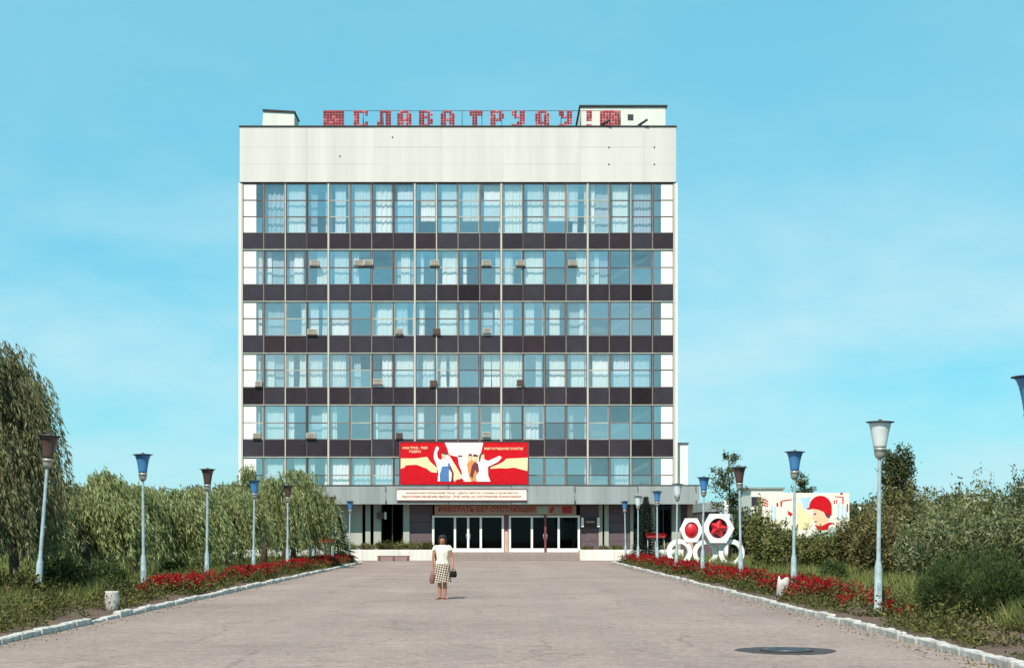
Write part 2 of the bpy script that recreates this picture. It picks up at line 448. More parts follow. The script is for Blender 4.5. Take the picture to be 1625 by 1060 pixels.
g = MB(); g.add([(-1800, -400, -0.02), (1800, -400, -0.02), (1800, 4000, -0.02), (-1800, 4000, -0.02)], [(0, 1, 2, 3)])
tag(g.build('ground', M['ground']), kind='structure')

rd = MB()
ys = [-30, 0] + list(range(10, 88, 4)) + [BED_END + 0.6]
for a, b in zip(ys[:-1], ys[1:]):
    rd.add([(kerb_l(a) - .06, a, 0), (kerb_r(a) + .06, a, 0), (kerb_r(b) + .06, b, 0), (kerb_l(b) - .06, b, 0)], [(0, 1, 2, 3)])
yb = ys[-1]
rd.add([(-24, yb, 0), (24, yb, 0), (24, 99, 0), (-24, 99, 0)], [(0, 1, 2, 3)])
tag(rd.build('road', M['asphalt']), kind='structure')

def bed(side):
    """a raised earth bed along the road, rough surface"""
    m = MB(); nx, ny = 14, 120
    vs = []
    for j in range(ny + 1):
        Y = 14 + (BED_END - 0.2 - 14) * j / ny
        k = kerb_l(Y) - .09 if side < 0 else kerb_r(Y) + .09
        for i in range(nx + 1):
            u = i / nx
            z = 0.07 + 0.05 * math.sin(min(u * 3, 1) * math.pi / 2) + random.uniform(-.025, .025)
            if i == nx: z = -0.05
            vs.append((k + side * (u * 3.3), Y, z))
    fs = []
    for j in range(ny):
        for i in range(nx):
            a = j * (nx + 1) + i
            q = (a, a + 1, a + nx + 2, a + nx + 1)
            fs.append(q if side > 0 else tuple(reversed(q)))
    m.add(vs, fs, 0, True)
    return m
tag(bed(-1).build('left_bed_soil', M['soil']), kind='structure')
tag(bed(1).build('right_bed_soil', M['soil']), kind='structure')

# kerb stones, one by one
stone_meshes = []
for k in range(6):
    mb = MB(); L = 0.97
    bm = bmesh.new(); bmesh.ops.create_cube(bm, size=1.0)
    bmesh.ops.subdivide_edges(bm, edges=[e for e in bm.edges if abs(e.verts[0].co.y - e.verts[1].co.y) > .5], cuts=4)
    for v in bm.verts: v.co = Vector((v.co.x * .17, v.co.y * L, v.co.z * .34 - .03))
    bmesh.ops.bevel(bm, geom=[e for e in bm.edges if e.calc_face_angle(0) > 0.5], offset=.018, segments=1, affect='EDGES')
    for v in bm.verts: v.co += Vector((random.uniform(-.008, .008), random.uniform(-.01, .01), random.uniform(-.011, .006)))
    bm.verts.index_update()
    mb.add([v.co[:] for v in bm.verts], [[v.index for v in f.verts] for f in bm.faces])
    stone_meshes.append(mb.mesh('kerb_stone', M['kerb'])); bm.free()
for side, fn, nm in ((-1, kerb_l, 'left_kerb'), (1, kerb_r, 'right_kerb')):
    root = empty(nm, (0, 0, 0)); tag(root, kind='structure')
    Y = 14.5
    while Y < BED_END - 1.2:
        x = fn(Y)
        o = link('kerb_stone', random.choice(stone_meshes), root, (x + side * .02 + random.uniform(-.018, .018), Y, random.uniform(-.055, -.012)))
        if side < 0 and 25.6 < Y < 28.2: o.location.z -= 0.055          # sunk under the tree
        o.rotation_euler = (random.uniform(-.015, .015), random.uniform(-.05, .05), -math.atan(0.012) * side + random.uniform(-.02, .02))
        Y += 1.0 + random.uniform(0.0, .02)
    for t in range(4):                                                   # rounded corner, then outwards
        a = (t + .5) / 4 * math.pi / 2
        cx, cy, rr = fn(BED_END) + side * 1.5, BED_END - 1.1, 1.5
        o = link('kerb_stone', stone_meshes[t], root, (cx - side * rr * math.cos(a), cy + rr * math.sin(a), -.005))
        o.scale.y = .62
        o.rotation_euler = (0, 0, -side * a)
    for t in range(10):
        o = link('kerb_stone', random.choice(stone_meshes), root, (fn(BED_END) + side * (2.05 + t), BED_END + .4, random.uniform(-.015, .01)))
        o.rotation_euler = (0, 0, math.pi / 2 + random.uniform(-.02, .02))

# manhole with its tar collar
mh = empty('manhole', (PX(1247, 19.9), 19.85, 0.0), label='round iron manhole cover in a dark tar patch on the asphalt', cat='manhole')
m = MB(); n = 40
m.add([(0, 0, .005)] + [((.70 + .04 * math.sin(3 * a) + random.uniform(-.02, .02)) * math.cos(a), (.66 + random.uniform(-.03, .03)) * math.sin(a), .005) for a in [2 * math.pi * i / n for i in range(n)]],
      [(0, 1 + i, 1 + (i + 1) % n) for i in range(n)])
m.build('tar_collar', M['tar'], mh)
m = MB(); m.lathe([(.37, .006), (.37, .020), (.34, .024)], 32); m.build('frame', M['tar'], mh)
m = MB(); m.lathe([(.32, .018), (.32, .028), (.30, .030)], 32)
for i in range(-3, 4):
    w = math.sqrt(max(.27 ** 2 - (i * .075) ** 2, .001)); m.box(-w, w, i * .075 - .014, i * .075 + .014, .0302, .036)
m.build('cover', M['iron'], mh)

# ================================================================== OFFICE BUILDING
YF = 98.7                                # curtain wall plane of the tower
def fx(x): return PX(x, YF)
def fz(y): return PZ(y, YF)
bld = empty('office_building', (fx(728), YF, 0), label='white office block with six glazed storeys and dark plum bands', cat='building')
BX, BY = fx(728), YF
class BB(MB):                            # builds in world coordinates, parented to the building
    def put(s, name, mats, parent=None):
        s.v = [(x - BX, y - BY, z) for x, y, z in s.v]
        return s.build(name, mats, parent or bld)

XL, XR = fx(384.5), fx(1069.5)
CW = (XR - XL) / 20
def col_x(c): return XL + c * CW
# rows: (window top, window bottom, transoms)
FLOORS = [(292, 370.5, (318.5, 344.5)), (397.5, 452, (425,)), (479.5, 533, (506,)), (561.5, 615, (587.5,)), (643.5, 697.5, (671,)), (726, 771, (754,))]

# structure behind the glass
m = BB(); m.box(XL - .24, XL - .02, YF - .10, YF + 14, 0, fz(291)); m.put('side_wall', M['tower_side'])
m = BB(); m.box(XR + .02, XR + .24, YF - .10, YF + 14, 0, fz(291)); m.put('side_wall', M['tower_side'])
m = BB(); m.box(XL - .02, XR + .02, YF + 13.7, YF + 14, 0, fz(203)); m.put('rear_wall', M['tower_side'])
m = BB(); m.box(XL - .01, XR + .01, YF + 3.4, YF + 3.55, fz(795), fz(292)); m.put('corridor_wall', M['room'])
for i, (t, b, tr) in enumerate(FLOORS):
    bt = FLOORS[i + 1][0] if i < 5 else 796
    m = BB(); m.box(XL, XR, YF + .16, YF + 3.38, fz(bt) + .02, fz(b) - .25); m.put('floor_slab', M['slab'])
for c in range(0, 21, 4):
    if c in (0, 20): continue
    m = BB(); m.bbox(col_x(c) - .18, col_x(c) + .18, YF + .45, YF + .81, fz(771), fz(292), .02); m.put('column', M['white_wall'])
m = BB(); m.box(XL - .2, XR + .2, YF + .3, YF + 13.7, fz(291.5), fz(288)); m.put('top_slab', M['slab'])
m = BB(); m.box(XL - .2, XR + .2, YF + .3, YF + 13.7, fz(206), fz(203.5)); m.put('roof', M['roof'])

# blind attic storey in panels
xs = [fx(381), fx(487), fx(594), fx(700), fx(798), fx(920), fx(1022), fx(1072.5)]
zs = [fz(290), fz(262), fz(235), fz(203)]
for i in range(len(xs) - 1):
    for j in range(3):
        d = random.uniform(-.006, .006)
        m = BB(); m.bbox(xs[i] + .0025, xs[i + 1] - .0025, YF - .16 + d, YF + .10, zs[j] + .0025, zs[j + 1] - .0025, .004)
        m.put('attic_panel', M['fascia'])
m = BB(); m.box(xs[0] + .02, xs[-1] - .02, YF + .102, YF + .28, fz(290), fz(203)); m.put('attic_wall', M['fascia'])
for a, b in ((xs[0], xs[0] + .25), (xs[-1] - .25, xs[-1])):
    m = BB(); m.box(a + .005, b - .005, YF + .285, YF + 13.9, fz(290), fz(203)); m.put('attic_return', M['fascia'])
m = BB(); m.bbox(xs[0] - .05, xs[-1] + .05, YF - .22, YF + .4, fz(203) + .002, fz(200.8), .01); m.put('coping', M['roof'])
m = BB(); m.box(xs[0] + .05, xs[-1] - .05, YF - .10, YF + .2, fz(292.4), fz(290.3)); m.put('attic_shade_strip', M['roof'])  # dark strip standing in for the shadow line below the attic
for px_, py_ in ((966, 235), (1038, 235), (966, 262), (1038, 262), (540, 249), (623, 219)):
    m = BB(); m.lathe([(.05, 0), (.05, .04), (.02, .06)], 8); m.v = [(x + fx(px_), YF - .16 - z, y + fz(py_)) for x, y, z in m.v]; m.put('bolt', M['black'])

# mullions between the columns
for c in range(21):
    bay = c % 4 == 0
    w = .062 if bay else .036
    m = BB(); m.box(col_x(c) - w, col_x(c) + w, YF - (.15 if bay else .09), YF + .12, fz(771), fz(292.5))
    m.put('mullion', M['mull_white'] if bay or c in (2, 9, 18) else (M['mull_dark'] if c in (3, 7, 13) else M['mull']))

def window_mesh(t, b, trs):
    """frame of one window: outer frame and transoms, local x 0..CW"""
    m = MB(); w = .042
    x0, x1 = .055, CW - .055
    zt, zb = fz(t), fz(b)
    m.box(x0, x0 + w, -.03, .05, zb, zt); m.box(x1 - w, x1, -.03, .05, zb, zt)
    m.box(x0 + w, x1 - w, -.03, .05, zt - w, zt); m.box(x0 + w, x1 - w, -.03, .05, zb, zb + w)
    for r in trs: m.box(x0 + w, x1 - w, -.032, .045, fz(r) - .035, fz(r) + .035)
    return m
PR = random.Random(3)
for i, (t, b, trs) in enumerate(FLOORS):
    fm = [window_mesh(t, b, trs).mesh('window', x) for x in (M['mull_dark'], M['mull'], M['sill'])]
    lev = [t] + list(trs) + [b]
    pane_me = {}
    for k in range(len(lev) - 1):
        for gi in range(3):
            pm = MB(); x0, x1, z1, z0 = .098, CW - .098, fz(lev[k]) - .036, fz(lev[k + 1]) + .036
            pm.box(x0, x1, .000, .012, z0, z1)
            pane_me[k, gi] = pm.mesh('pane', M['glass'][gi])
    half = {}
    for c in range(20):
        if i == 5 and 7.35 < c < 13: pass
        win = link('window', PR.choice([fm[0], fm[0], fm[0], fm[1], fm[1], fm[2]]), bld, (col_x(c) - BX, 0, 0))
        for k in range(len(lev) - 1):
            p = link('pane', pane_me[k, PR.choice((0, 0, 1, 1, 2))], win)
            p.rotation_euler = (PR.uniform(-.012, .006), 0, PR.uniform(-.01, .01))
            p.location = (0, .004, 0)
            p.rotation_euler = (0, 0, PR.uniform(-.006, .006))
    # spandrel panels under the window
    if i < 5:
        z1, z0 = fz(b + .8), fz(FLOORS[i + 1][0] - 1.6)
        sm = []
        for s_ in M['spandrel']:
            q = MB(); q.bbox(.045, CW - .045, -.05, .06, z0, z1, .012); sm.append(q.mesh('spandrel_panel', s_))
        for c in range(20):
            kk = PR.choice((0, 0, 0, 0, 1, 1, 1, 3))
            if (i, c) in ((1, 10), (3, 18), (4, 18), (3, 0), (1, 18)): kk = 2
            link('spandrel_panel', sm[kk], bld, (col_x(c) - BX, PR.uniform(-.008, .004), 0))
        m = BB(); m.box(XL + .02, XR - .02, YF - .12, YF + .10, fz(FLOORS[i + 1][0]) + .004, z0 - .004); m.put('sill', M['sill'])
        m = BB(); m.box(XL + .02, XR - .02, YF - .075, YF + .10, z1 + .003, fz(b) - .003); m.put('sill', M['mull_dark'])

# white end panels on each storey
for i, (t, b, trs) in enumerate(FLOORS):
    lev = [t] + list(trs) + [b]
    for k in range(len(lev) - 1):
        for x0, x1 in ((XL + .10, XL + .98), (XR - .90, XR - .10)):
            m = BB(); m.bbox(x0, x1, YF - .045, YF - .012, fz(lev[k + 1]) + .045, fz(lev[k]) - .045, .006)
            m.put('end_panel', M['white_wall'])

# curtains, one by one, from what each storey shows, then some added nets
CURT = [
    [(532, 549, 1), (563, 591, 0), (597, 625, 0), (631, 655, 1), (668, 694, 1), (701, 727, 0), (734, 761, 0), (768, 794, 1), (801, 832, 1), (837, 866, 0), (871, 900, 0), (908, 916, 1), (926, 932, 0), (938, 944, 0), (972, 996, 1), (517, 522, 0)],
    [(408, 420, 0), (424, 431, 0), (467, 482, 0), (503, 520, 0), (531, 554, 0), (636, 651, 0), (667, 672, 0), (702, 728, 0), (735, 741, 0), (786, 797, 0), (801, 813, 0), (915, 932, 0), (942, 950, 1)],
    [(407, 416, 0), (478, 488, 0), (492, 506, 0), (511, 519, 1), (527, 556, 0), (599, 626, 1), (630, 648, 1), (665, 674, 0), (727, 732, 1), (737, 745, 0), (785, 796, 1), (800, 814, 1), (860, 867, 0), (872, 888, 0), (919, 927, 0)],
    [(406, 413, 0), (422, 436, 0), (475, 486, 0), (490, 512, 0), (528, 549, 0), (607, 625, 0), (629, 659, 0), (671, 689, 0), (700, 709, 0), (713, 730, 0), (767, 779, 0), (781, 795, 0), (801, 833, 0), (850, 859, 0), (872, 901, 0), (906, 927, 0), (940, 965, 1), (973, 1000, 1), (1006, 1030, 1)],
    [(404, 412, 0), (458, 467, 0), (510, 519, 0), (528, 535, 0), (597, 601, 0), (660, 673, 0), (722, 730, 0), (735, 747, 0), (780, 799, 0), (803, 808, 1), (835, 855, 1), (929, 934, 0), (722, 728, 0)],
    [(419, 449, 1), (467, 485, 1), (487, 500, 1), (515, 521, 0), (528, 556, 1), (562, 592, 1), (596, 626, 1), (930, 938, 0), (975, 997, 1)],
]
for i_, xs_ in ((1, (1, 2, 5, 7, 12, 13, 16)), (2, (1, 4, 6, 9, 11, 13, 15)), (3, (1, 2, 5, 9, 12)), (4, (1, 3, 4, 6, 7, 9, 12, 13, 15)), (0, (1, 2, 3, 15, 16, 18))):  # nets added behind bare panes to make the glass look lighter
    for c_ in xs_: CURT[i_].append((387 + 34.2 * c_, 385 + 34.2 * (c_ + 1), 2))
CR = random.Random(9)
for i, lst in enumerate(CURT):
    t, b, _ = FLOORS[i]
    for (x0, x1, kind) in lst:
        if kind == 2 and CR.random() < .35: x1 = x0 + (x1 - x0) * CR.uniform(.3, .6)
        if kind and CR.random() < .32: kind = 0
        fk, fa, fp = CR.uniform(.9, 2.2), CR.uniform(.015, .05), CR.uniform(0, 6)
        a, e = PX(x0, YF + .3), PX(x1, YF + .3)
        z1, z0 = fz(t) - .03, fz(b) + CR.uniform(.04, .10)
        if i == 0 and kind == 0: z0 = fz(b) + CR.choice((.06, .06, .9))
        nfold = max(6, int((e - a) / .05))
        vs, fs = [], []
        gather = CR.uniform(-.10, .22) if (e - a) < .8 else 0.0
        for r_ in range(5):
            v_ = r_ / 4
            sh = gather * math.sin(v_ * math.pi) * (1 if CR.random() < 2 else 1)
            for q in range(nfold + 1):
                u = q / nfold
                vs.append((a + (e - a) * u * (1 - abs(sh) * .5) + sh * .3, YF + (.28 if kind < 2 else .40) + fa * math.sin(u * nfold * fk + fp) + .015 * math.sin(u * 13 + fp * 2), z1 + (z0 - z1) * v_))
        for r_ in range(4):
            for q in range(nfold):
                s0 = r_ * (nfold + 1) + q
                fs.append((s0, s0 + nfold + 1, s0 + nfold + 2, s0 + 1))
        m = BB(); m.add(vs, fs, 0, True); m.put('curtain', (M['curtain'], M['sheer'], M['net'])[kind])

# stair flights that show behind the glass of the last bay
for i in (1, 2, 4, 5):
    t, b, _ = FLOORS[i]
    s0, s1 = (t + b) / 2 + 12, t + 6
    ya, yb_ = YF + 1.6, YF + 2.7
    m = BB(); m.prism([(PX(958, ya), PZ(s0 + 8, ya)), (PX(966, ya), PZ(s0 + 8, ya)), (PX(1030, ya), PZ(s1 + 6, ya)), (PX(1030, ya), PZ(s1, ya))], ya, yb_)
    m.put('stair_flight', M['white_wall'])
    m = BB(); m.box(PX(938, ya), PX(962, ya), ya, yb_, PZ(s0 + 9, ya), PZ(s0 + 1, ya)); m.put('stair_landing', M['white_wall'])

# window air conditioners
for k, (x, y, w) in enumerate([(500, 418, 15), (570, 418, 16), (585, 417, 15), (690, 418, 14), (772, 418, 14), (826, 418, 14), (909, 418, 14), (496, 527, 15), (634, 526, 11), (693, 526, 12), (773, 525, 11), (411, 609, 11), (600, 606, 14), (688, 608, 11), (826, 607, 12), (408, 691, 12), (494, 691, 15), (634, 691, 10), (772, 690, 12)]):
    hw, z0, z1 = w / 2 / 22.8, fz(y + 4.5), fz(y - 4)
    m = BB(); m.bbox(fx(x) - hw, fx(x) + hw, YF - .24, YF - .04, z0, z1, .015, 0)
    for q in range(4):
        zz = z0 + (z1 - z0) * (q + .6) / 4.4
        m.box(fx(x) - hw * .85, fx(x) + hw * .85, YF - .255, YF - .239, zz, zz + .03, 1)
    m.box(fx(x) - hw - .03, fx(x) + hw + .03, YF - .22, YF - .04, z0 - .05, z0 - .004, 1)
    m.put('air_conditioner', [M['ac_dark'] if k in (13, 14, 17, 9) else M['ac_pale'], M['ac_dark']])

# roof boxes
YR = YF + 3.5
m = BB(); m.bbox(PX(921, YR), PX(1056.5, YR), YR, YR + 6, fz(206), PZ(170, YR), .02); m.put('penthouse', M['penthouse'])
m = BB(); m.bbox(PX(919, YR), PX(1059, YR), YR - .12, YR + 6.1, PZ(170, YR) + .003, PZ(167.6, YR), .01); m.put('penthouse_roof', M['roof'])
m = BB(); m.box(PX(996, YR), PX(1005, YR), YR - .03, YR + .1, PZ(191, YR), PZ(182, YR)); m.put('penthouse_hatch', M['black'])
YS = YF + 2.0
m = BB(); m.prism([(PX(416, YS), PZ(202, YS)), (PX(467, YS), PZ(202, YS)), (PX(467, YS), PZ(179.5, YS)), (PX(418, YS), PZ(177, YS))], YS, YS + 2.2); m.put('roof_hut', M['penthouse'])
m = BB(); m.prism([(PX(417, YS), PZ(177, YS) + .01), (PX(468.5, YS), PZ(179.5, YS) + .01), (PX(468.5, YS), PZ(177.5, YS) + .02), (PX(417, YS), PZ(174.5, YS) + .02)], YS - .1, YS + 2.3); m.put('roof_hut_cover', M['roof'])
for x in (953, 1012):
    m = BB(); m.tube([(fx(x), YF - .1, fz(201)), (fx(x + 14), YF - .5, fz(193.5))], .085, 8); m.put('floodlight', M['black'])

# canopy over the ground floor
YC = 96.4
def cx_(x): return PX(x, YC)
def cz_(y): return PZ(y, YC)
jx = [345, 412, 512, 612, 712, 812, 912, 1012, 1110]
for a, b in zip(jx[:-1], jx[1:]):
    m = BB(); m.bbox(cx_(a) + .012, cx_(b) - .012, YC + random.uniform(-.012, .012), YC + .16, cz_(800), cz_(770.5), .015); m.put('canopy_panel', M['canopy'])
m = BB(); m.box(cx_(345), cx_(1110), YC + .165, YF + .3, cz_(797), cz_(786)); m.put('canopy_slab', M['canopy'])
m = BB(); m.box(cx_(346), cx_(1109), YC + .17, 97.93, cz_(799), cz_(797) - .004); m.put('soffit_shade', M['roof'])  # dark sheet added under the slab, canopy shade put into its colour
m = BB(); m.box(cx_(344), cx_(1111), YC - .03, YC + .3, cz_(770.5) + .003, cz_(769)); m.put('canopy_flashing', M['mull_dark'])
for x in (612, 912, 1012, 1104):
    m = BB(); m.tube([(cx_(x), YC - .05, cz_(771)), (cx_(x), YC - .05, cz_(777)), (cx_(x) + .02, YC - .07, cz_(780))], .03, 6); m.put('spout', M['ac_dark'])
    m = BB(); m.tube([(cx_(x + .5), YC - .05, cz_(793)), (cx_(x + .5), YC - .06, cz_(798))], .035, 6); m.put('spout', M['ac_dark'])

# ground floor wall, piece by piece
YG = 97.95
def gx(x): return PX(x, YG)
ZT = PZ(798, YG) - .02
GW = [(345, 575, 'pale'), (575, 580, 'dark'), (580, 588, 'pale'), (588, 593, 'dark'), (593, 605, 'pale'), (605, 640, 'dark'), (640, 650, 'pale'), (650, 687, 'plum'),
      (920, 950, 'plum'), (950, 956, 'pale'), (956, 959, 'dark'), (959, 966, 'pale'), (966, 1000, 'plum'), (1000, 1005, 'pale'), (1005, 1034, 'dark'), (1034, 1040, 'pale'), (1040, 1066, 'dark'), (1066, 1080, 'pale'), (1080, 1091, 'plum'), (1091, 1110, 'pink')]
for a, b, k in GW:
    if k == 'dark':
        m = BB(); m.box(gx(a) + .04, gx(b) - .04, YG + .14, YG + .16, .75, ZT); m.put('ground_floor_pane', M['door_glass'])
        if b - a > 20:
            w0 = BB()
            for xx in (gx(a) + .02, (gx(a) + gx(b)) / 2, gx(b) - .02): w0.box(xx - .03, xx + .03, YG + .10, YG + .139, .75, ZT)
            w0.put('ground_floor_frame', M['mull_dark'])
    else:
        mt = {'pale': M['pale_wall'], 'plum': M['plum_wall'], 'pink': M['pink_wall']}[k]
        if k == 'plum':
            nrow = 6
            for r_ in range(nrow):
                z0 = .0 + ZT * r_ / nrow
                m = BB(); m.bbox(gx(a) + .008, gx(b) - .008, YG + .02 + random.uniform(-.008, .008), YG + .3, z0 + .006, z0 + ZT / nrow - .006, .008); m.put('cladding_slab', mt)
        else:
            d = 0 if b - a > 15 else -.08
            m = BB(); m.bbox(gx(a), gx(b), YG + d, YG + .3, 0, ZT, .012); m.put('ground_floor_wall', mt)
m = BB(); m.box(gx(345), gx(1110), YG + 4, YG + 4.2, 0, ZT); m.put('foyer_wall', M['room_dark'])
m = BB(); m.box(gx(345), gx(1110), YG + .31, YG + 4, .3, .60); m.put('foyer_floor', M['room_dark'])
m = BB(); m.box(gx(1110) + .002, gx(1110) + .3, YG, YG + 8, 0, ZT); m.put('ground_floor_wall', M['pale_wall'])
# wing behind, at the right
YA = 99.4
m = BB(); m.box(PX(1076, YA), PX(1091.5, YA), YA, YA + 8, 0, PZ(704, YA)); m.put('annex', M['white_wall'])
m = BB(); m.box(PX(1075.5, YA), PX(1093, YA), YA - .1, YA + 8.1, PZ(704, YA) + .003, PZ(702.5, YA)); m.put('annex_roof', M['roof'])
# wall units beside the entrance
for x0, x1, y0, y1 in ((599, 613, 813, 823),):
    m = BB(); m.bbox(gx(x0), gx(x1), YG - .5, YG - .09, PZ(y1, YG), PZ(y0, YG), .02); m.put('air_conditioner', M['ac_dark'])
    m = BB(); m.bbox(gx(x1) - .08, gx(x1) + .03, YG - .53, YG - .06, PZ(y1, YG) - .03, PZ(y0, YG) + .03, .01); m.put('bracket', M['white_wall'])
m = BB(); m.bbox(gx(922), gx(926), YG - .38, YG - .02, PZ(836, YG), PZ(821, YG), .01); m.bbox(gx(947), gx(951.5), YG - .38, YG - .02, PZ(836, YG), PZ(821, YG), .01); m.put('display_case', M['white_wall'])
m = BB(); m.bbox(gx(926) + .005, gx(947) - .005, YG - .30, YG - .02, PZ(835, YG), PZ(822, YG), .01); m.put('display_board', M['roof'])
m = BB(); m.box(gx(930), gx(943), YG - .306, YG - .301, PZ(829.5, YG), PZ(826.5, YG)); m.put('display_strip', M['sign_tan'])

# entrance
YD = 97.80
def dx(x): return PX(x, YD)
def dz(y): return PZ(y, YD)
ZP = 0.55
def door_group(x0, splits, x1, maroon_at=None):
    """white metal frame with glazed leaves"""
    edges = [x0] + splits + [x1]
    m = BB()
    zt, zb = dz(817.5), ZP + .01
    hw = .075
    m.box(dx(x0) - hw, dx(x1) + hw, YD - .06, YD + .06, zt - .14, zt)
    m.box(dx(x0) - hw, dx(x1) + hw, YD - .06, YD + .06, zb, zb + .26)
    for e in edges:
        if e == maroon_at: continue
        m.box(dx(e) - hw, dx(e) + hw, YD - .065, YD + .065, zb + .26, zt - .14)
    m.put('door_frame', M['door_white'])
    for a, b in zip(edges[:-1], edges[1:]):
        p = BB(); p.box(dx(a) + hw + .003, dx(b) - hw - .003, YD - .01, YD + .01, zb + .263, zt - .143)
        leaf = p.put('door_pane', M['door_glass'])
    for e in splits[1:2]:
        h = BB()
        for s_ in (-1, 1): h.tube([(dx(e) + s_ * .12, YD - .07, 1.45), (dx(e) + s_ * .12, YD - .16, 1.47), (dx(e) + s_ * .12, YD - .16, 1.78), (dx(e) + s_ * .12, YD - .07, 1.80)], .022, 6)
        h.put('door_handle', M['lamp_cup'])
door_group(687.5, [722, 743, 763], 798)
door_group(809, [844, 865, 886.5], 918.5, maroon_at=865)
m = BB(); m.bbox(dx(863.5), dx(867), YD - .20, YD - .07, ZP - .1, dz(817), .01); m.put('door_post', M['door_maroon'])
m = BB(); m.bbox(dx(800.5), dx(806.5), YD - .03, YD + .12, ZP, dz(843) , .01); m.put('entrance_pier', M['pink_wall'])
m = BB(); m.bbox(dx(800.3), dx(806.7), YD - .035, YD + .12, dz(843) + .004, dz(816), .01); m.put('entrance_pier', M['door_maroon'])  # maroon upper half paints the canopy's shadow onto the pink pier
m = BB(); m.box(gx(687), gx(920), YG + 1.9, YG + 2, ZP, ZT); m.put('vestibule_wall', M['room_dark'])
m = BB(); m.box(dx(894), dx(911), YD + .5, YD + .52, dz(834), dz(827)); m.put('notice', M['paint_blue'])
m = BB(); m.box(dx(894), dx(911), YD + .5, YD + .52, dz(838), dz(836)); m.put('notice', M['paint_red'])
m = BB(); m.box(dx(909), dx(913), YD + .5, YD + .52, dz(870), dz(852)); m.put('notice', M['paint_sky'])
m = BB(); m.box(dx(821), dx(830), YD + .6, YD + .62, dz(837), dz(834)); m.put('notice', M['sign_tan'])
# landing and steps
m = BB(); m.bbox(PX(684, 97), PX(921, 97), 97.15, YG + 1.9, 0, ZP, .012); m.put('landing', M['step'])
for k in range(4):
    y0 = 96.25 + k * .225
    m = BB(); m.bbox(PX(692, 96.5), PX(920, 96.5), y0, 97.145, (0 if k == 0 else k * .11 + .003), (k + 1) * .11, .012); m.put('step', M['step'])

# plinths with planting
for x0, x1 in ((345, 690.5), (920.5, 1085)):
    ya = 95.7
    a, b = PX(x0, ya), PX(x1, ya)
    nseg = max(1, round((b - a) / 2.4))
    for k in range(nseg):
        m = BB(); m.bbox(a + (b - a) * k / nseg + .003, a + (b - a) * (k + 1) / nseg - .003, ya + random.uniform(-.01, .01), ya + .3, 0, .74 + random.uniform(-.008, .008), .02); m.put('plinth_block', M['plinth'])
    m = BB(); m.box(a, b, ya + .305, YG - .1, 0, .66); m.put('planter_soil', M['soil'])
    m = BB(); m.bbox(a if x0 > 600 else b - .3, a + .3 if x0 > 600 else b, ya + .305, YG - .1, .0, .74, .02); m.put('plinth_block', M['plinth'])

# --- entrance lettering board
YE = 97.55
brd = empty('entrance_sign', (PX(802, YE), YE, PZ(816.5, YE)), label='long tan board with worn red lettering above the entrance doors', cat='sign')
w_ = PX(915, YE) - PX(690, YE); h_ = PZ(801, YE) - PZ(816.5, YE)
m = MB(); m.bbox(-w_ / 2, w_ / 2, 0, .06, 0, h_, .01); m.build('board', M['sign_tan'], brd)
letters(text_mesh('РАБОТАТЬ БЕЗ ОТСТАЮЩИХ', w_ * .69, h_ * .66, .015, M['text_red']), brd, (-w_ * .47, -.004, h_ * .17))
m = MB(); m.box(w_ * .225, w_ * .30, -.012, -.003, h_ * .12, h_ * .88); m.build('bare_patch', M['paint_green'], brd)
m = MB(); m.box(w_ * .40, w_ * .47, -.012, -.003, h_ * .14, h_ * .86); m.build('emblem', M['text_red'], brd)
m = MB(); m.prism([(w_ * .31, h_ * .2), (w_ * .33, h_ * .2), (w_ * .345, h_ * .8), (w_ * .325, h_ * .8)], -.012, -.003); m.build('emblem', M['text_red'], brd)
m = MB(); m.box(w_ * .36, w_ * .385, -.012, -.003, h_ * .18, h_ * .8); m.build('grey_plate', M['canopy'], brd)

# --- slogan banner on the canopy edge
YN = YC - .10
bn = empty('slogan_banner', (PX(733, YN), YN, PZ(793.5, YN)), label='long white banner with two rows of red text on the grey canopy', cat='banner')
w_ = PX(836, YN) - PX(630.5, YN); h_ = PZ(776.5, YN) - PZ(793.5, YN)
m = MB(); m.bbox(-w_ / 2, w_ / 2, 0, .05, 0, h_, .01); m.build('panel', M['sign_white'], bn)
m = MB()
for a in ((-w_ / 2 - .04, w_ / 2 + .04, -.03, .055, -.05, -.002), (-w_ / 2 - .04, w_ / 2 + .04, -.03, .055, h_ + .002, h_ + .035)): m.box(*a)
m.build('frame', M['door_maroon'], bn)
letters(text_mesh('КОММУНИСТИЧЕСКИЙ ТРУД - ДЕЛО ЧЕСТИ, СЛАВЫ И ДОБЛЕСТИ', w_ * .86, h_ * .24, .01, M['text_red']), bn, (-w_ * .43, -.003, h_ * .56))
letters(text_mesh('ВЫПОЛНИМ РЕШЕНИЯ СЪЕЗДА - ВСЕ СИЛЫ НА ПОСТРОЕНИЕ КОММУНИЗМА', w_ * .92, h_ * .24, .01, M['text_red']), bn, (-w_ * .46, -.003, h_ * .20))

# --- painted poster standing on the canopy
YP = 97.3
def z1p(x, y): return (PX(625 + x / 10.09, YP), PZ(695 + y / 10.09, YP))
def z2p(x, y): return (PX(735 + x / 10.09, YP), PZ(695 + y / 10.09, YP))
pc = (PX(736.5, YP), PZ(768.5, YP))
po = empty('poster_panel', (pc[0], YP, pc[1]), label='large red painted poster of cheering workers above the entrance canopy', cat='poster')
w_ = PX(838, YP) - PX(635, YP); h_ = PZ(701.5, YP) - PZ(768.5, YP)
m = MB(); m.bbox(-w_ / 2, w_ / 2, 0, .08, 0, h_, .008); m.build('panel', M['paint_red'], po)
m = MB()
for a in ((-w_ / 2 - .07, -w_ / 2 - .004, -.03, .1, -.05, h_ + .07), (w_ / 2 + .004, w_ / 2 + .07, -.03, .1, -.05, h_ + .07), (-w_ / 2, w_ / 2, -.03, .1, h_ + .004, h_ + .07)): m.box(*a)
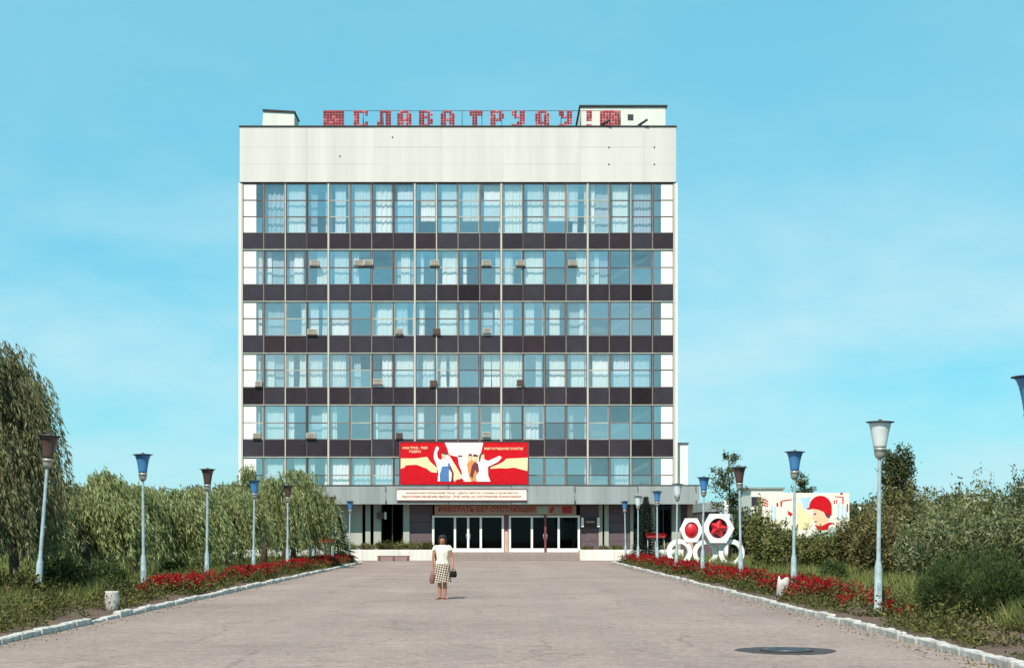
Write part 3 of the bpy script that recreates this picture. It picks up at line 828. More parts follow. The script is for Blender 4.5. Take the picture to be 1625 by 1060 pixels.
for k in range(6):
    xx = -w_ / 2 + w_ * (k + .5) / 6; m.box(xx - .04, xx + .04, .1, .18, cz_(771) - pc[1] + .02, h_)
m.build('frame', M['mull_dark'], po)
lay = [0]
def paint(name, pts, mt, fn):
    lay[0] += 1
    d = .004 * lay[0]
    m = MB(); m.prism([(x - pc[0], z - pc[1]) for x, z in (fn(*p) for p in pts)], -d, -d + .003)
    return m.build(name, mt, po)
paint('painted_ribbon', [(110, 325), (340, 325), (530, 300), (590, 385), (690, 475), (690, 555), (600, 545), (520, 485), (360, 425), (190, 435), (170, 470), (108, 490)][::-1], M['paint_cream'], z1p)
paint('painted_ribbon', [(430, 490), (450, 460), (540, 430), (640, 380), (690, 330), (850, 322), (1035, 312), (1030, 525), (940, 505), (820, 472), (700, 485), (600, 480)][::-1], M['paint_cream'], z2p)
lay[0] -= 1
paint('painted_glow', [(815, 72), (1110, 72), (1430, 72), (1420, 120), (1390, 250), (1360, 300), (1360, 695), (960, 695), (950, 560), (880, 250), (860, 180)][::-1], M['paint_ivory'], z1p)
# five painted figures
paint('painted_figure', [(685, 130), (720, 150), (715, 190), (690, 230), (700, 310), (740, 350), (760, 340), (850, 260), (880, 280), (960, 400), (1060, 560), (1050, 620), (980, 660), (920, 690), (740, 690), (700, 690), (715, 560), (680, 420), (640, 320), (640, 260), (660, 180)][::-1], M['paint_white'], z1p)
paint('painted_shadow', [(880, 265), (960, 285), (1020, 300), (1050, 420), (1105, 570), (1060, 600), (1010, 480), (940, 360)][::-1], M['paint_red'], z1p)
paint('painted_shadow', [(980, 680), (1090, 640), (1130, 690), (1000, 695)][::-1], M['paint_red'], z1p)
lay[0] -= 1
paint('painted_overalls', [(775, 450), (860, 450), (870, 400), (900, 400), (880, 560), (885, 695), (740, 695), (735, 580)][::-1], M['paint_blue'], z1p)
lay[0] -= 1
paint('painted_face', [(760, 240), (830, 240), (840, 300), (815, 345), (775, 330)][::-1], M['paint_skin'], z1p)
paint('painted_figure', [(960, 690), (950, 560), (930, 420), (910, 380), (980, 420), (1060, 560), (1080, 600), (1030, 650)][::-1], M['paint_cream'], z1p)
lay[0] -= 1
paint('painted_figure', [(1030, 290), (1090, 280), (1120, 360), (1160, 480), (1150, 640), (1120, 690), (1110, 640), (1080, 520), (1040, 420)][::-1], M['paint_white'], z1p)
paint('painted_figure', [(75, 290), (140, 290), (145, 350), (190, 380), (240, 420), (250, 540), (200, 600), (215, 690), (130, 690), (90, 600), (60, 420), (85, 380)][::-1], M['paint_orange'], z2p)
paint('painted_face', [(85, 280), (135, 280), (135, 350), (105, 385), (85, 350)][::-1], M['paint_skin'], z2p)
lay[0] -= 1
paint('painted_figure', [(270, 260), (335, 250), (340, 340), (400, 365), (580, 285), (620, 310), (560, 380), (395, 460), (400, 600), (440, 695), (240, 695), (215, 600), (250, 480), (235, 400), (280, 360)][::-1], M['paint_white'], z2p)
paint('painted_face', [(280, 265), (335, 258), (335, 320), (305, 355), (280, 330)][::-1], M['paint_skin'], z2p)
paint('painted_shawl', [(140, 440), (190, 380), (240, 410), (255, 520), (230, 570), (190, 500), (150, 640), (110, 600)][::-1], M['paint_maroon'], z2p)
lay[0] -= 1
paint('painted_face', [(150, 290), (190, 270), (235, 300), (225, 365), (180, 380)][::-1], M['paint_skin'], z2p)
lay[0] -= 1
for q in ([(755, 215), (840, 225), (850, 270), (760, 245)], [(1020, 300), (1040, 275), (1090, 275), (1100, 300)]):
    paint('painted_hair', q[::-1], M['paint_maroon'], z1p); lay[0] -= 1
for q in ([(80, 285), (90, 250), (140, 255), (145, 300), (130, 285)], [(255, 290), (270, 250), (335, 240), (325, 265), (290, 270), (275, 350)], [(150, 290), (170, 255), (235, 270), (235, 300)]):
    paint('painted_hair', q[::-1], M['paint_maroon'], z2p); lay[0] -= 1
paint('painted_folds', [(905, 430), (960, 560), (950, 690), (915, 690), (930, 560), (880, 480)][::-1], M['paint_maroon'], z1p)
for s_, x, y, wd in (('НАШ ТРУД - ТЕБЕ', 140, 182, 400), ('РОДИНА', 245, 240, 190)):
    p = z1p(x, y); letters(text_mesh(s_, wd / 10.09 * YP / FPX, 44 / 10.09 * YP / FPX, .01, M['paint_cream']), po, (p[0] - pc[0], -.004, p[1] - pc[1]))
p = z2p(340, 195); letters(text_mesh('МИР СОЗИДАНИЕ СЧАСТЬЕ', 620 / 10.09 * YP / FPX, 46 / 10.09 * YP / FPX, .01, M['paint_cream']), po, (p[0] - pc[0], -.004, p[1] - pc[1]))

# --- rooftop slogan
YL = YF + .25
GLY = {'С': ['#####', '##..#', '##...', '##...', '##..#', '#####'], 'Л': ['.####', '.#.##', '.#.##', '.#.##', '##.##', '##.##'], 'А': ['.###.', '##.##', '##.##', '#####', '##.##', '##.##'],
       'В': ['####.', '##.##', '####.', '##.##', '##.##', '####.'], 'Т': ['#####', '#####', '.##..', '.##..', '.##..', '.##..'], 'Р': ['####.', '##.##', '##.##', '####.', '##...', '##...'],
       'У': ['##.##', '##.##', '.####', '...##', '..###', '####.'], 'Д': ['.###.', '##.##', '##.##', '##.##', '#####', '##.##'], '!': ['##', '##', '##', '##', '..', '##'], '=': ['#######'] * 6}
rs = empty('rooftop_sign', (PX(745, YL), YL, fz(201)), label='red rooftop slogan letters on a wire frame along the roof edge', cat='sign')
HB = PZ(175.8, YL) - PZ(202, YL)
for ch, x0, x1 in (('=', 513, 546), ('С', 561, 584), ('Л', 598, 620.5), ('А', 630, 653), ('В', 664.5, 687), ('А', 699, 721.5), ('Т', 745, 766), ('Р', 778, 800), ('У', 811.5, 833), ('Д', 849, 872), ('У', 886.5, 908), ('!', 930.5, 939.5), ('=', 952, 984)):
    rows = GLY[ch]; nc = len(rows[0]); m = MB()
    W_ = PX(x1, YL) - PX(x0, YL); cw, chh = W_ / nc, HB / 6
    for r_, row in enumerate(rows):
        for c, s_ in enumerate(row):
            if s_ != '#': continue
            x = c * cw; z = HB - (r_ + 1) * chh
            dark = ch in 'ЛТ' or (ch == '=' and r_ < 3 and x0 < 700)
            m.box(x + .008, x + cw - .008, random.uniform(-.02, .01), .10, z + .014, z + chh - .014, 1 if dark and random.random() < .8 else random.choice((0, 0, 0, 2, 1)))
            m.lathe([(.035, 0), (.03, .05), (.012, .07)], 6, mi=2); 
            for q in range(len(m.v) - 18, len(m.v)):
                vx, vy, vz = m.v[q]; m.v[q] = (x + cw / 2 + vx, -.02 - vz, z + chh / 2 + vy)
    m.build('letter', M['redlamp'], rs, (PX(x0, YL) - PX(745, YL), 0, .06))
m = MB()
xa, xb = PX(513, YL) - PX(745, YL), PX(985, YL) - PX(745, YL)
m.tube([(xa, .14, HB + .05), (xb, .14, HB + .05)], .018, 6); m.tube([(xa, .14, .12), (xb, .14, .12)], .02, 6)
for k in range(16):
    xx = xa + (xb - xa) * k / 15
    m.tube([(xx, .14, -.02), (xx, .14, HB + .05)], .02, 6); m.tube([(xx, .14, HB * .8), (xx, 1.0, -.05)], .016, 6)
m.build('support_frame', M['black'], rs)

# ================================================================== LAMPS
lamp_meshes = {}
def lamp_parts(shade):
    if 'pole' not in lamp_meshes:
        m = MB(); m.lathe([(.12, -.03), (.12, .03), (.075, .05), (.072, .98), (.064, 1.03), (.042, 1.12), (.035, 3.06), (.035, 3.10)], 14); lamp_meshes['pole'] = m.mesh('pole', M['lamp_pole'])
        m = MB(); m.bbox(-.035, .035, -.082, -.05, .42, .70, .006); lamp_meshes['hatch'] = m.mesh('hatch', M['lamp_pole'])
        m = MB(); m.lathe([(.045, 3.07), (.075, 3.09), (.105, 3.16), (.108, 3.23), (.118, 3.235), (.118, 3.275), (.10, 3.28)], 18); lamp_meshes['cup'] = m.mesh('cup', M['lamp_cup'])
        m = MB(); m.lathe([(.20, 3.765), (.268, 3.772), (.272, 3.785), (.12, 3.80), (.03, 3.812), (.03, 3.835)], 24); lamp_meshes['cap'] = m.mesh('cap', M['lamp_dark'])
    if shade not in lamp_meshes:
        m = MB()
        pr = [(.108, 3.28), (.118, 3.34), (.13, 3.44), (.148, 3.55), (.17, 3.65), (.195, 3.72), (.222, 3.765)]
        if shade == 'shade_white': pr = [(.118, 3.28), (.128, 3.33), (.15, 3.46), (.175, 3.60), (.20, 3.70), (.215, 3.765)]
        m.lathe(pr, 20); lamp_meshes[shade] = m.mesh('shade', M[shade])
    return lamp_meshes
LAMPS = [
    (1650, 19.6, 'shade_blue', 'blue shaded street lamp cut by the right edge of the picture'),
    (1393, 27.4, 'shade_white', 'tall street lamp with white shade, largest on the right side'),
    (1259, 37.0, 'shade_blue', 'blue shaded street lamp in front of the helmet mural'),
    (1176, 45.2, 'shade_brown', 'smoke brown shaded street lamp just right of the white hexagon monument'),
    (1114.5, 52.9, 'shade_blue', 'blue shaded street lamp standing before the white hexagon monument'),
    (1073, 59.5, 'shade_white', 'white shaded street lamp just left of the white hexagon monument'),
    (1043, 69.0, 'shade_blue', 'blue shaded street lamp beside the right hand spruce'),
    (1012.5, 77.5, 'shade_white', 'white shaded street lamp before the right hand spruce'),
    (993, 87.0, 'shade_blue', 'farthest street lamp of the right row, blue shade, nearest the building'),
    (228, 38.2, 'shade_blue', 'blue shaded street lamp behind the left litter bin, clear against sky'),
    (328, 46.5, 'shade_brown', 'brown shaded street lamp, second from the left with upright pole'),
    (402, 55.8, 'shade_blue', 'blue shaded street lamp half veiled by the tallest middle willow'),
    (456, 61.4, 'shade_brown', 'brown shaded street lamp among red flowers before the willows'),
    (493, 72.0, 'shade_blue', 'blue shaded street lamp next to the left red flower stand'),
    (528, 79.0, 'shade_brown', 'brown shaded street lamp right beside the left spruce'),
    (554, 87.0, 'shade_blue', 'farthest street lamp of the left row, blue shade against canopy'),
]
def put_lamp(x, Y, shade, label, lean=(0, 0)):
    L = lamp_parts(shade)
    o = empty('street_lamp', (PX(x, Y), Y, .03 if Y < 86 else 0), random.uniform(0, 6), label, 'street lamp', 'street lamps along the approach')
    for k in ('pole', 'hatch', 'cup', shade, 'cap'): link('shade' if k == shade else k, L[k], o)
    o.rotation_euler = (lean[0], lean[1], 0)
    return o
LR = random.Random(5)
for x, Y, sh, lb in LAMPS: put_lamp(x, Y, sh, lb, (LR.uniform(-.008, .008), LR.uniform(-.018, .018) if x < 1500 else -.032))
put_lamp(58, 31.0, 'shade_brown', 'leaning street lamp at far left in front of the tall willow', (0, .075))

# ================================================================== LITTER BINS, BENCH, STANDS
lb = empty('litter_bin', (PX(178, 29.2), 29.2, .08), label='white urn shaped litter bin on the left flower bed', cat='litter bin')
m = MB(); m.lathe([(.10, 0), (.125, .04), (.145, .16), (.15, .28), (.135, .36), (.145, .40), (.12, .40), (.11, .12)], 18, cap=False); m.build('body', M['kerb'], lb)
m = MB(); m.lathe([(.11, .02), (.11, .10)], 14); m.build('base', M['canopy'], lb)
lb = empty('litter_bin', (PX(1240, 35.6), 35.6, .12), label='broken white litter bin tilting among red flowers on the right', cat='litter bin')
m = MB(); m.rings([[(r_ * math.cos(2 * math.pi * i / 14), r_ * math.sin(2 * math.pi * i / 14), z + (.05 * math.sin(i * 1.3) if z > .4 else 0)) for i in range(14)] for r_, z in ((.12, 0), (.14, .05), (.15, .25), (.145, .44), (.12, .44), (.11, .1))], cap=False, smooth=True); m.build('body', M['kerb'], lb)
m = MB(); m.bbox(.02, .14, -.165, -.12, .06, .24, .015); m.build('broken_piece', M['pale_wall'], lb)
lb.rotation_euler = (.05, .14, .3)

bh = empty('bench', (PX(625, 94.9), 94.9, 0), label='low reddish brown slatted bench before the white plinth', cat='bench')
wood = mat('bench wood', (0.19, 0.065, 0.055), 0.6, var=0.4, scale=5)
for k in range(4):
    m = MB(); m.bbox(-1.08, 1.08, -.28 + k * .12, -.18 + k * .12, .31, .35, .008); m.build('seat_slat', wood, bh)
for k in range(4):
    m = MB(); m.bbox(-1.08, 1.08, -.31, -.285, .05 + k * .075, .11 + k * .075, .006); m.build('front_slat', wood, bh)
for x in (-.95, 0, .95):
    m = MB(); m.bbox(x - .05, x + .05, -.27, .20, 0, .305, .012); m.build('leg', M['mull_dark'], bh)

def flower_stand(x, Y, w, h, label, posts):
    o = empty('flower_stand', (PX(x, Y), Y, .08), label=label, cat='flower stand')
    m = MB(); m.bbox(-w / 2, w / 2, -.16, .16, h - .16, h, .02); m.build('trough', mat('stand red', (0.36, 0.02, 0.025), .6, var=.3), o)
    for k in range(posts):
        xx = -w / 2 + .06 + (w - .12) * k / max(posts - 1, 1)
        m = MB(); m.tube([(xx, 0, 0), (xx, 0, h - .17)], .022, 6); m.build('post', M['lamp_pole'] if k in (0, posts - 1) else M['mull_dark'], o)
    P = np.stack([RNG.uniform(-w / 2, w / 2, 500), RNG.uniform(-.15, .15, 500), np.full(500, h - .02)], 1)
    np_mesh('flowers', leaf_quads(P, RNG.normal(size=(500, 3)) * .5 + [0, 0, 1], .14, .07), 4, M['salvia'], o)
flower_stand(513, 77, 1.05, 1.35, 'red flower trough on thin posts beside the left spruce', 8)
flower_stand(1034, 80, .55, 1.62, 'small red flower trough on posts left of the blue lamp', 2)
flower_stand(1049, 82, .50, 1.62, 'small red flower trough on posts right of the blue lamp', 2)

# ================================================================== HEXAGON MONUMENT
YM = 68.0
mo = empty('hexagon_monument', (PX(1125, YM), YM, 0), label='white concrete hexagons with red emblems standing on rings', cat='monument')
conc = mat('white monument concrete', (0.80, 0.78, 0.71), .8, var=.1, scale=2)
red_e = mat('emblem red', (0.58, 0.012, 0.022), .4, var=.2, scale=4)
def mx(x, Y=YM): return PX(x, Y) - PX(1125, YM)
def hexa(cx, cy, rx, rz_, Yh, emblem, turn=0.0):
    cz0 = PZ(cy, Yh); X = mx(cx, Yh)
    m = MB(); n = 24; hole = .62
    def hexpt(a):
        k = math.cos(math.pi / 6) / math.cos(((a - math.pi / 6) % (math.pi / 3)) - math.pi / 6)
        return k
    rings = []
    for (s_, y) in ((1, 0), (1, .34), (hole, .34), (hole, 0), (1, 0)):
        ring = []
        for i in range(n):
            a = 2 * math.pi * i / n + math.pi / 2
            k = hexpt(a - math.pi / 6 + math.pi / 6 + math.pi / 6) if s_ == 1 else s_ * .97
            ring.append((rx * k * math.cos(a), y, rz_ * k * math.sin(a)))
        rings.append(ring)
    m.rings(rings, cap=False, smooth=False)
    o = m.build('hexagon', conc, mo, (X, Yh - YM, cz0)); o.rotation_euler = (0, 0, turn)
    m = MB(); m.add([(0, .30, 0)] + [(rx * hole * math.cos(2 * math.pi * i / n), .30, rz_ * hole * math.sin(2 * math.pi * i / n)) for i in range(n)], [(0, 1 + i, 1 + (i + 1) % n) for i in range(n)])
    m.build('recess', M['paint_maroon'], o)
    m = MB()
    if emblem == 'disc':
        m.rings([[(rx * r_ * math.cos(2 * math.pi * i / n), y, rz_ * r_ * math.sin(2 * math.pi * i / n)) for i in range(n)] for r_, y in ((.59, .2), (.57, .10), (.46, .02), (.25, -.04), (.06, -.06))])
    else:
        st = [(rx * (.66 if i % 2 == 0 else .34) * math.sin(math.pi * i / 5 + .25), rz_ * (.62 if i % 2 == 0 else .33) * math.cos(math.pi * i / 5 + .25)) for i in range(10)]
        vs = [(0, -.10, 0)] + [(x, .10, z) for x, z in st] + [(0, .16, 0)]
        m.add(vs, [(0, 1 + i, 1 + (i + 1) % 10) for i in range(10)] + [(11, 1 + (i + 1) % 10, 1 + i) for i in range(10)])
    e = m.build('emblem', red_e, o)
    return o
hexa(1097.5, 841, .555, .66, YM, 'disc')
hexa(1140, 838, .76, .80, YM - .4, 'star')
hexa(1160, 834, .5, .66, YM + .7, 'disc', 1.15)
def ring(cx, cy, r0, Yh):
    m = MB(); n = 28
    X, Z = mx(cx, Yh), PZ(cy, Yh)
    prof = [(r0, 0), (r0, .4), (r0 * .66, .4), (r0 * .66, 0), (r0, 0)]
    m.rings([[(r_ * math.cos(2 * math.pi * i / n), y, r_ * 1.06 * math.sin(2 * math.pi * i / n)) for i in range(n)] for r_, y in prof], cap=False, smooth=False)
    m.build('ring', conc, mo, (X, Yh - YM, Z))
ring(1078.5, 876, .60, YM + .05)
ring(1119.5, 877, .60, YM + .05)
ring(1161, 877, .62, YM - .1)
# pavilion behind the monument
pv = empty('pavilion', (PX(1133, 92), 92, 0), label='small grey flat roofed pavilion with white pylon behind the monument', cat='pavilion')
def vx(x): return PX(x, 92) - PX(1133, 92)
m = MB(); m.bbox(vx(1150), vx(1159), 0, .8, 0, PZ(792, 92), .02); m.build('pylon', M['white_wall'], pv)
m = MB(); m.bbox(vx(1115), vx(1147), .1, 5, PZ(812, 92), PZ(797, 92), .02); m.build('roof', M['canopy'], pv)
m = MB(); m.bbox(vx(1116), vx(1146), .9, 4.8, 0, PZ(812.3, 92), .02); m.build('wall', M['plum_wall'], pv)

# ================================================================== HELMET MURAL
YU = 75.0
mu = empty('mural_billboard', (PX(1282, YU), YU, 0), label='white billboard mural of a face in a red helmet behind bushes', cat='billboard')
MUx = PX(1282, YU)
def mp_(x, y): return (PX(1190 + x / 9.56, YU) - MUx, PZ(770 + y / 9.56, YU))
w0, w1 = PX(1207, YU) - MUx, PX(1348, YU) - MUx
m = MB(); m.bbox(w0, w1, 0, .12, PZ(853, YU), PZ(782, YU), .01); m.build('panel', M['sign_white'], mu)
for k in range(5):
    xx = w0 + (w1 - w0) * (k + .5) / 5; m = MB(); m.box(xx - .06, xx + .06, .121, .24, 0, PZ(783, YU)); m.build('post', M['mull_dark'], mu)
ml = [0]
def mpaint(name, pts, mt):
    ml[0] += 1; d = .004 * ml[0]
    m = MB(); m.prism([mp_(*p) for p in pts], -d, -d + .003); return m.build(name, mt, mu)
def arc(cx, cy, rx, ry, a0, a1, n=16): return [(cx + rx * math.cos(R(a0 + (a1 - a0) * i / n)), cy - ry * math.sin(R(a0 + (a1 - a0) * i / n))) for i in range(n + 1)]
mpaint('painted_patch', [(760, 190), (930, 170), (900, 340), (820, 360)][::-1], M['paint_sky'])
mpaint('painted_hand', [(715, 250), (770, 280), (790, 350), (900, 430), (930, 500), (900, 640), (780, 670), (720, 640)][::-1], M['paint_cream'])
mpaint('painted_face', [(935, 335), (1110, 370), (1200, 440), (1195, 540), (1120, 605), (1020, 615), (985, 590), (990, 560), (965, 545), (975, 520), (935, 490), (955, 420), (940, 380)][::-1], M['paint_skin'])
mpaint('painted_shadow', [(1120, 400), (1225, 445), (1205, 500), (1160, 480)][::-1], M['paint_maroon'])
ml[0] -= 1
mpaint('painted_eye', [(965, 425), (1010, 420), (1000, 445), (970, 445)][::-1], M['paint_maroon'])
ml[0] -= 1
mpaint('painted_mouth', [(975, 545), (1020, 540), (1015, 555), (980, 558)][::-1], M['paint_maroon'])
mpaint('painted_helmet', arc(1070, 335, 172, 180, 0, 180) + [(860, 345), (870, 362), (960, 352), (1040, 366), (1120, 402), (1190, 440), (1240, 455)], M['paint_red'])
mpaint('painted_scarf', [(985, 600), (1090, 615), (1200, 560), (1280, 565), (1200, 600), (1180, 670), (1040, 680)][::-1], M['paint_red'])
mpaint('painted_shoulder', [(1190, 640), (1250, 620), (1400, 700), (1400, 790), (900, 790), (980, 700), (1180, 690)][::-1], M['paint_green'])
ml[0] = 1
for q in ([(205, 190), (280, 240), (280, 260), (205, 215)], [(205, 240), (280, 275), (280, 295), (205, 265)], [(205, 280), (275, 310), (275, 325), (205, 305)], [(480, 228), (640, 205), (640, 220), (480, 246)], [(400, 270), (430, 260), (430, 320), (405, 320)], [(460, 240), (490, 240), (485, 330), (465, 320)],
          [(570, 380), (650, 430), (620, 470), (580, 440)], [(1290, 160), (1420, 175), (1420, 190), (1290, 172)], [(1400, 190), (1422, 190), (1420, 290), (1402, 280)], [(1370, 110), (1410, 110), (1410, 140), (1370, 140)], [(1270, 230), (1290, 220), (1290, 280), (1272, 285)], [(1305, 220), (1320, 215), (1320, 270), (1306, 275)], [(1470, 280), (1490, 280), (1490, 400), (1470, 400)]):
    ml[0] = 1; mpaint('painted_bar', q[::-1], M['paint_red'])
for x in (320, 370, 1330, 1390, 1440):
    ml[0] = 1; mpaint('painted_tower', [(x, 260 + (x % 7) * 10), (x + 28, 260 + (x % 7) * 10), (x + 28, 520), (x, 520)][::-1], M['paint_sky'])

# ================================================================== FAR BUILDINGS
def far_block(x0, x1, ytop, Y, label, rows, cols_, mt):
    o = empty('apartment_block', (PX((x0 + x1) / 2, Y), Y, 0), label=label, cat='building')
    w = PX(x1, Y) - PX(x0, Y); h = PZ(ytop, Y)
    m = MB(); m.bbox(-w / 2, w / 2, 0, 14, 0, h, .05); m.build('wall', mt, o)
    m = MB(); m.box(-w / 2 - .3, w / 2 + .3, -.3, 14.3, h + .003, h + .35); m.build('roof', M['canopy'], o)
    q = MB(); q.box(-.7, .7, -.04, .1, -.8, .8); qm = q.mesh('window', M['spandrel'][1])
    for r_ in range(rows):
        for c in range(cols_):
            link('window', qm, o, (-w / 2 + w * (c + .5) / cols_, 0, h - 2.2 - r_ * 3.0))
far_block(1192, 1243, 776, 260, 'pale far apartment block behind the left end of the helmet mural', 3, 4, M['tower_side'])
far_block(1362, 1394, 801, 300, 'small pale far block between the helmet mural and poplar', 2, 3, M['tower_side'])
far_block(1520, 1560, 786, 320, 'pale far block peeping over the right hand bushes', 3, 3, M['white_wall'])

# ================================================================== TREES AND SHRUBS
def limbs(mb, base, H, R_, n, rnd, trunk_r=.12, fork=.35, droop=0.0):
    """tapered trunk with bent limbs; returns limb tips"""
    tips = []
    top = (rnd.uniform(-.15, .15), rnd.uniform(-.15, .15), H * fork)
    mb.tube([(0, 0, -.1), (top[0] * .4, top[1] * .4, H * fork * .5), top], [trunk_r * 1.25, trunk_r, trunk_r * .85], 9)
    for k in range(n):
        a = 2 * math.pi * k / n + rnd.uniform(-.4, .4); rr = R_ * rnd.uniform(.35, .85); zt = H * rnd.uniform(.72, .97) - droop * rr
        p1 = (top[0] + rr * .35 * math.cos(a), top[1] + rr * .35 * math.sin(a), H * fork + (zt - H * fork) * .55)
        p2 = (rr * math.cos(a), rr * math.sin(a), zt)
        mb.tube([top, p1, p2], [trunk_r * .6, trunk_r * .36, trunk_r * .1], 6)
        tips.append(p2)
    return tips

def willow(x, Y, H, R_, label, seed, mt='willow', n_clump=46, per=22, floor=0.7, leaf=(.20, .036), group='willows on the left lawn'):
    rnd = random.Random(seed)
    o = empty('willow_tree', (PX(x, Y), Y, 0), label=label, cat='tree', group=group)
    mb = MB(); tr = .09 + .012 * H; mb.tube([(0, 0, -.1), (.05, .02, H * .18), (0, 0, H * .36)], [tr * 1.3, tr, tr * .75], 9)
    r = np.random.default_rng(seed)
    Ps, Ds = [], []
    nlimb = max(9, n_clump // 4)
    lean = r.normal(size=2) * .22 * R_
    for c in range(nlimb):
        # a limb arches out of the fork; strands hang from its outer half
        a = 2 * np.pi * c / nlimb * 2.4 + r.uniform(-.5, .5); rr = R_ * math.sqrt(r.uniform(.06, 1.1)); zt = H * r.uniform(.70, 1.02) * (1 - .22 * (rr / R_) ** 2)
        p0 = np.array([0, 0, H * .34]); p2 = np.array([rr * math.cos(a) + lean[0], rr * math.sin(a) + lean[1], zt * .88]); p1 = np.array([rr * .45 * math.cos(a), rr * .45 * math.sin(a), zt * 1.12])
        mb.tube([p0, p0 * .25 + p1 * .5 + p2 * .25, p0 * .05 + p1 * .36 + p2 * .59, p2], [.05, .032, .018, .006], 5)
        outv = np.array([math.cos(a), math.sin(a), 0])
        for s_ in range(per * 4):
            u = r.uniform(.30, 1.0) ** .7
            st = (1 - u) ** 2 * p0 + 2 * u * (1 - u) * p1 + u ** 2 * p2 + r.normal(size=3) * [.17, .17, .10] * (.7 + .2 * R_)
            L = max(.35, (st[2] - floor * r.uniform(.5, 2.2)) * r.uniform(.35, 1.0) * (.45 + .55 * u))
            nl = max(4, int(L / .062))
            t = np.sort(r.uniform(0, 1, nl))
            drift = np.array([.16, 0, 0]) * L + r.normal(size=3) * [.10, .10, 0]
            pos = st + np.outer(np.sin(np.minimum(t * 1.8, 1.57)), outv) * r.uniform(.08, .34) * (.5 + .2 * R_) + np.outer(t ** 1.5, drift)
            pos[:, 2] += .10 * np.sin(t * 2.2) - L * t ** 1.3
            d = np.tile([[.20, 0, -1.0]], (nl, 1)) + outv * .25 + r.normal(size=(nl, 3)) * [.30, .30, .2]
            Ps.append(pos + r.normal(size=(nl, 3)) * .014); Ds.append(d)
    mb.build('trunk', M['bark'], o)
    P, D = np.concatenate(Ps), np.concatenate(Ds)
    k = P[:, 2] > .25
    P, D = P[k], D[k]
    n = len(P)
    np_mesh('crown', leaf_quads(P, D, leaf[0] * RNG.uniform(.6, 1.3, n), leaf[1] * RNG.uniform(.7, 1.4, n)), 4, M[mt], o)
    return o

willow(-42, 32.2, 7.3, 1.75, 'tall weeping willow at the left edge, rising highest of all', 21, 'willow_dark', 84, 17, .7, (.16, .026))
willow(20, 36.5, 4.1, 2.0, 'low willow at the left edge beneath the tall one', 22, 'willow_dark', 44, 22, .6, (.17, .03))
willow(135, 43.5, 4.1, 2.0, 'rounded willow behind the leftmost upright blue lamp, by the sky gap', 23, 'willow', 60, 26, .38)
willow(212, 50, 3.9, 2.2, 'willow directly behind the blue lamp near the left litter bin', 24, 'willow', 60, 26, .38)
willow(290, 57, 4.25, 2.3, 'willow just left of the brown shaded second lamp', 25, 'willow', 60, 26, .38)
willow(362, 64, 4.95, 2.6, 'willow between the second and third left lamps', 26, 'willow', 64, 26, .38)
willow(418, 71, 5.75, 2.7, 'tallest of the middle willows, overlapping the building corner', 27, 'willow', 70, 26, .38)
willow(464, 79, 4.6, 2.2, 'last willow of the left row, before the canopy end', 28, 'willow', 60, 26, .38)

for k_, (x_, Y_, H_, R_) in enumerate([(70, 50, 4.1, 2.4), (170, 58, 4.2, 2.5), (255, 66, 4.2, 2.6), (325, 74, 4.9, 2.7), (380, 84, 5.6, 2.7), (450, 90, 5.3, 2.6)]):
    willow(x_, Y_, H_, R_, '%s willow of the back row, counted from the left edge' % ['first', 'second', 'third', 'fourth', 'fifth', 'sixth'][k_], 130 + k_, 'willow_dark', 44, 20, .3, (.24, .045))

def shrub(name, x, Y, H, R_, label, seed, mt='shrub', n_stem=70, leaf=(.13, .05), per=120, spread=.8, cat='shrub', group='bushes on the right meadow', upright=.5, X=None, low=.12):
    r = np.random.default_rng(seed)
    o = empty(name, (PX(x, Y) if X is None else X, Y, 0), label=label, cat=cat, group=group)
    mb = MB(); Ps, Ds = [], []
    for s_ in range(n_stem):
        a = r.uniform(0, 2 * np.pi); q = math.sqrt(r.uniform(0, 1)) * spread
        hh = H * (1 - .45 * q ** 2) * (r.uniform(.55, 1.0) if r.uniform() > .12 else r.uniform(1.0, 1.22))
        b = np.array([R_ * .25 * q * math.cos(a), R_ * .25 * q * math.sin(a), 0])
        e = np.array([R_ * q * math.cos(a), R_ * q * math.sin(a), hh])
        mid = b * .5 + e * .5 + r.normal(size=3) * [.1, .1, 0] * R_ * .6 + [0, 0, hh * .08]
        if s_ < 26: mb.tube([b, mid, e], [.022, .014, .004], 5)
        nl = int(per * r.uniform(.6, 1.3))
        t = r.uniform(low, 1.0, nl) ** .8
        pos = np.outer((1 - t) ** 2, b) + np.outer(2 * t * (1 - t), mid) + np.outer(t ** 2, e)
        pos += r.normal(size=(nl, 3)) * (.05 + .10 * (1 - t))[:, None] * R_ * .9
        d = r.normal(size=(nl, 3)) * .7 + (e - b) / np.linalg.norm(e - b) * upright
        Ps.append(pos); Ds.append(d)
    mb.build('stems', M['bark'], o)
    P, D = np.concatenate(Ps), np.concatenate(Ds)
    k = P[:, 2] > .03
    P, D = P[k], D[k]; n = len(P)
    np_mesh('foliage', leaf_quads(P, D, leaf[0] * RNG.uniform(.5, 1.7, n), leaf[1] * RNG.uniform(.6, 1.6, n)), 4, M[mt], o)
    return o

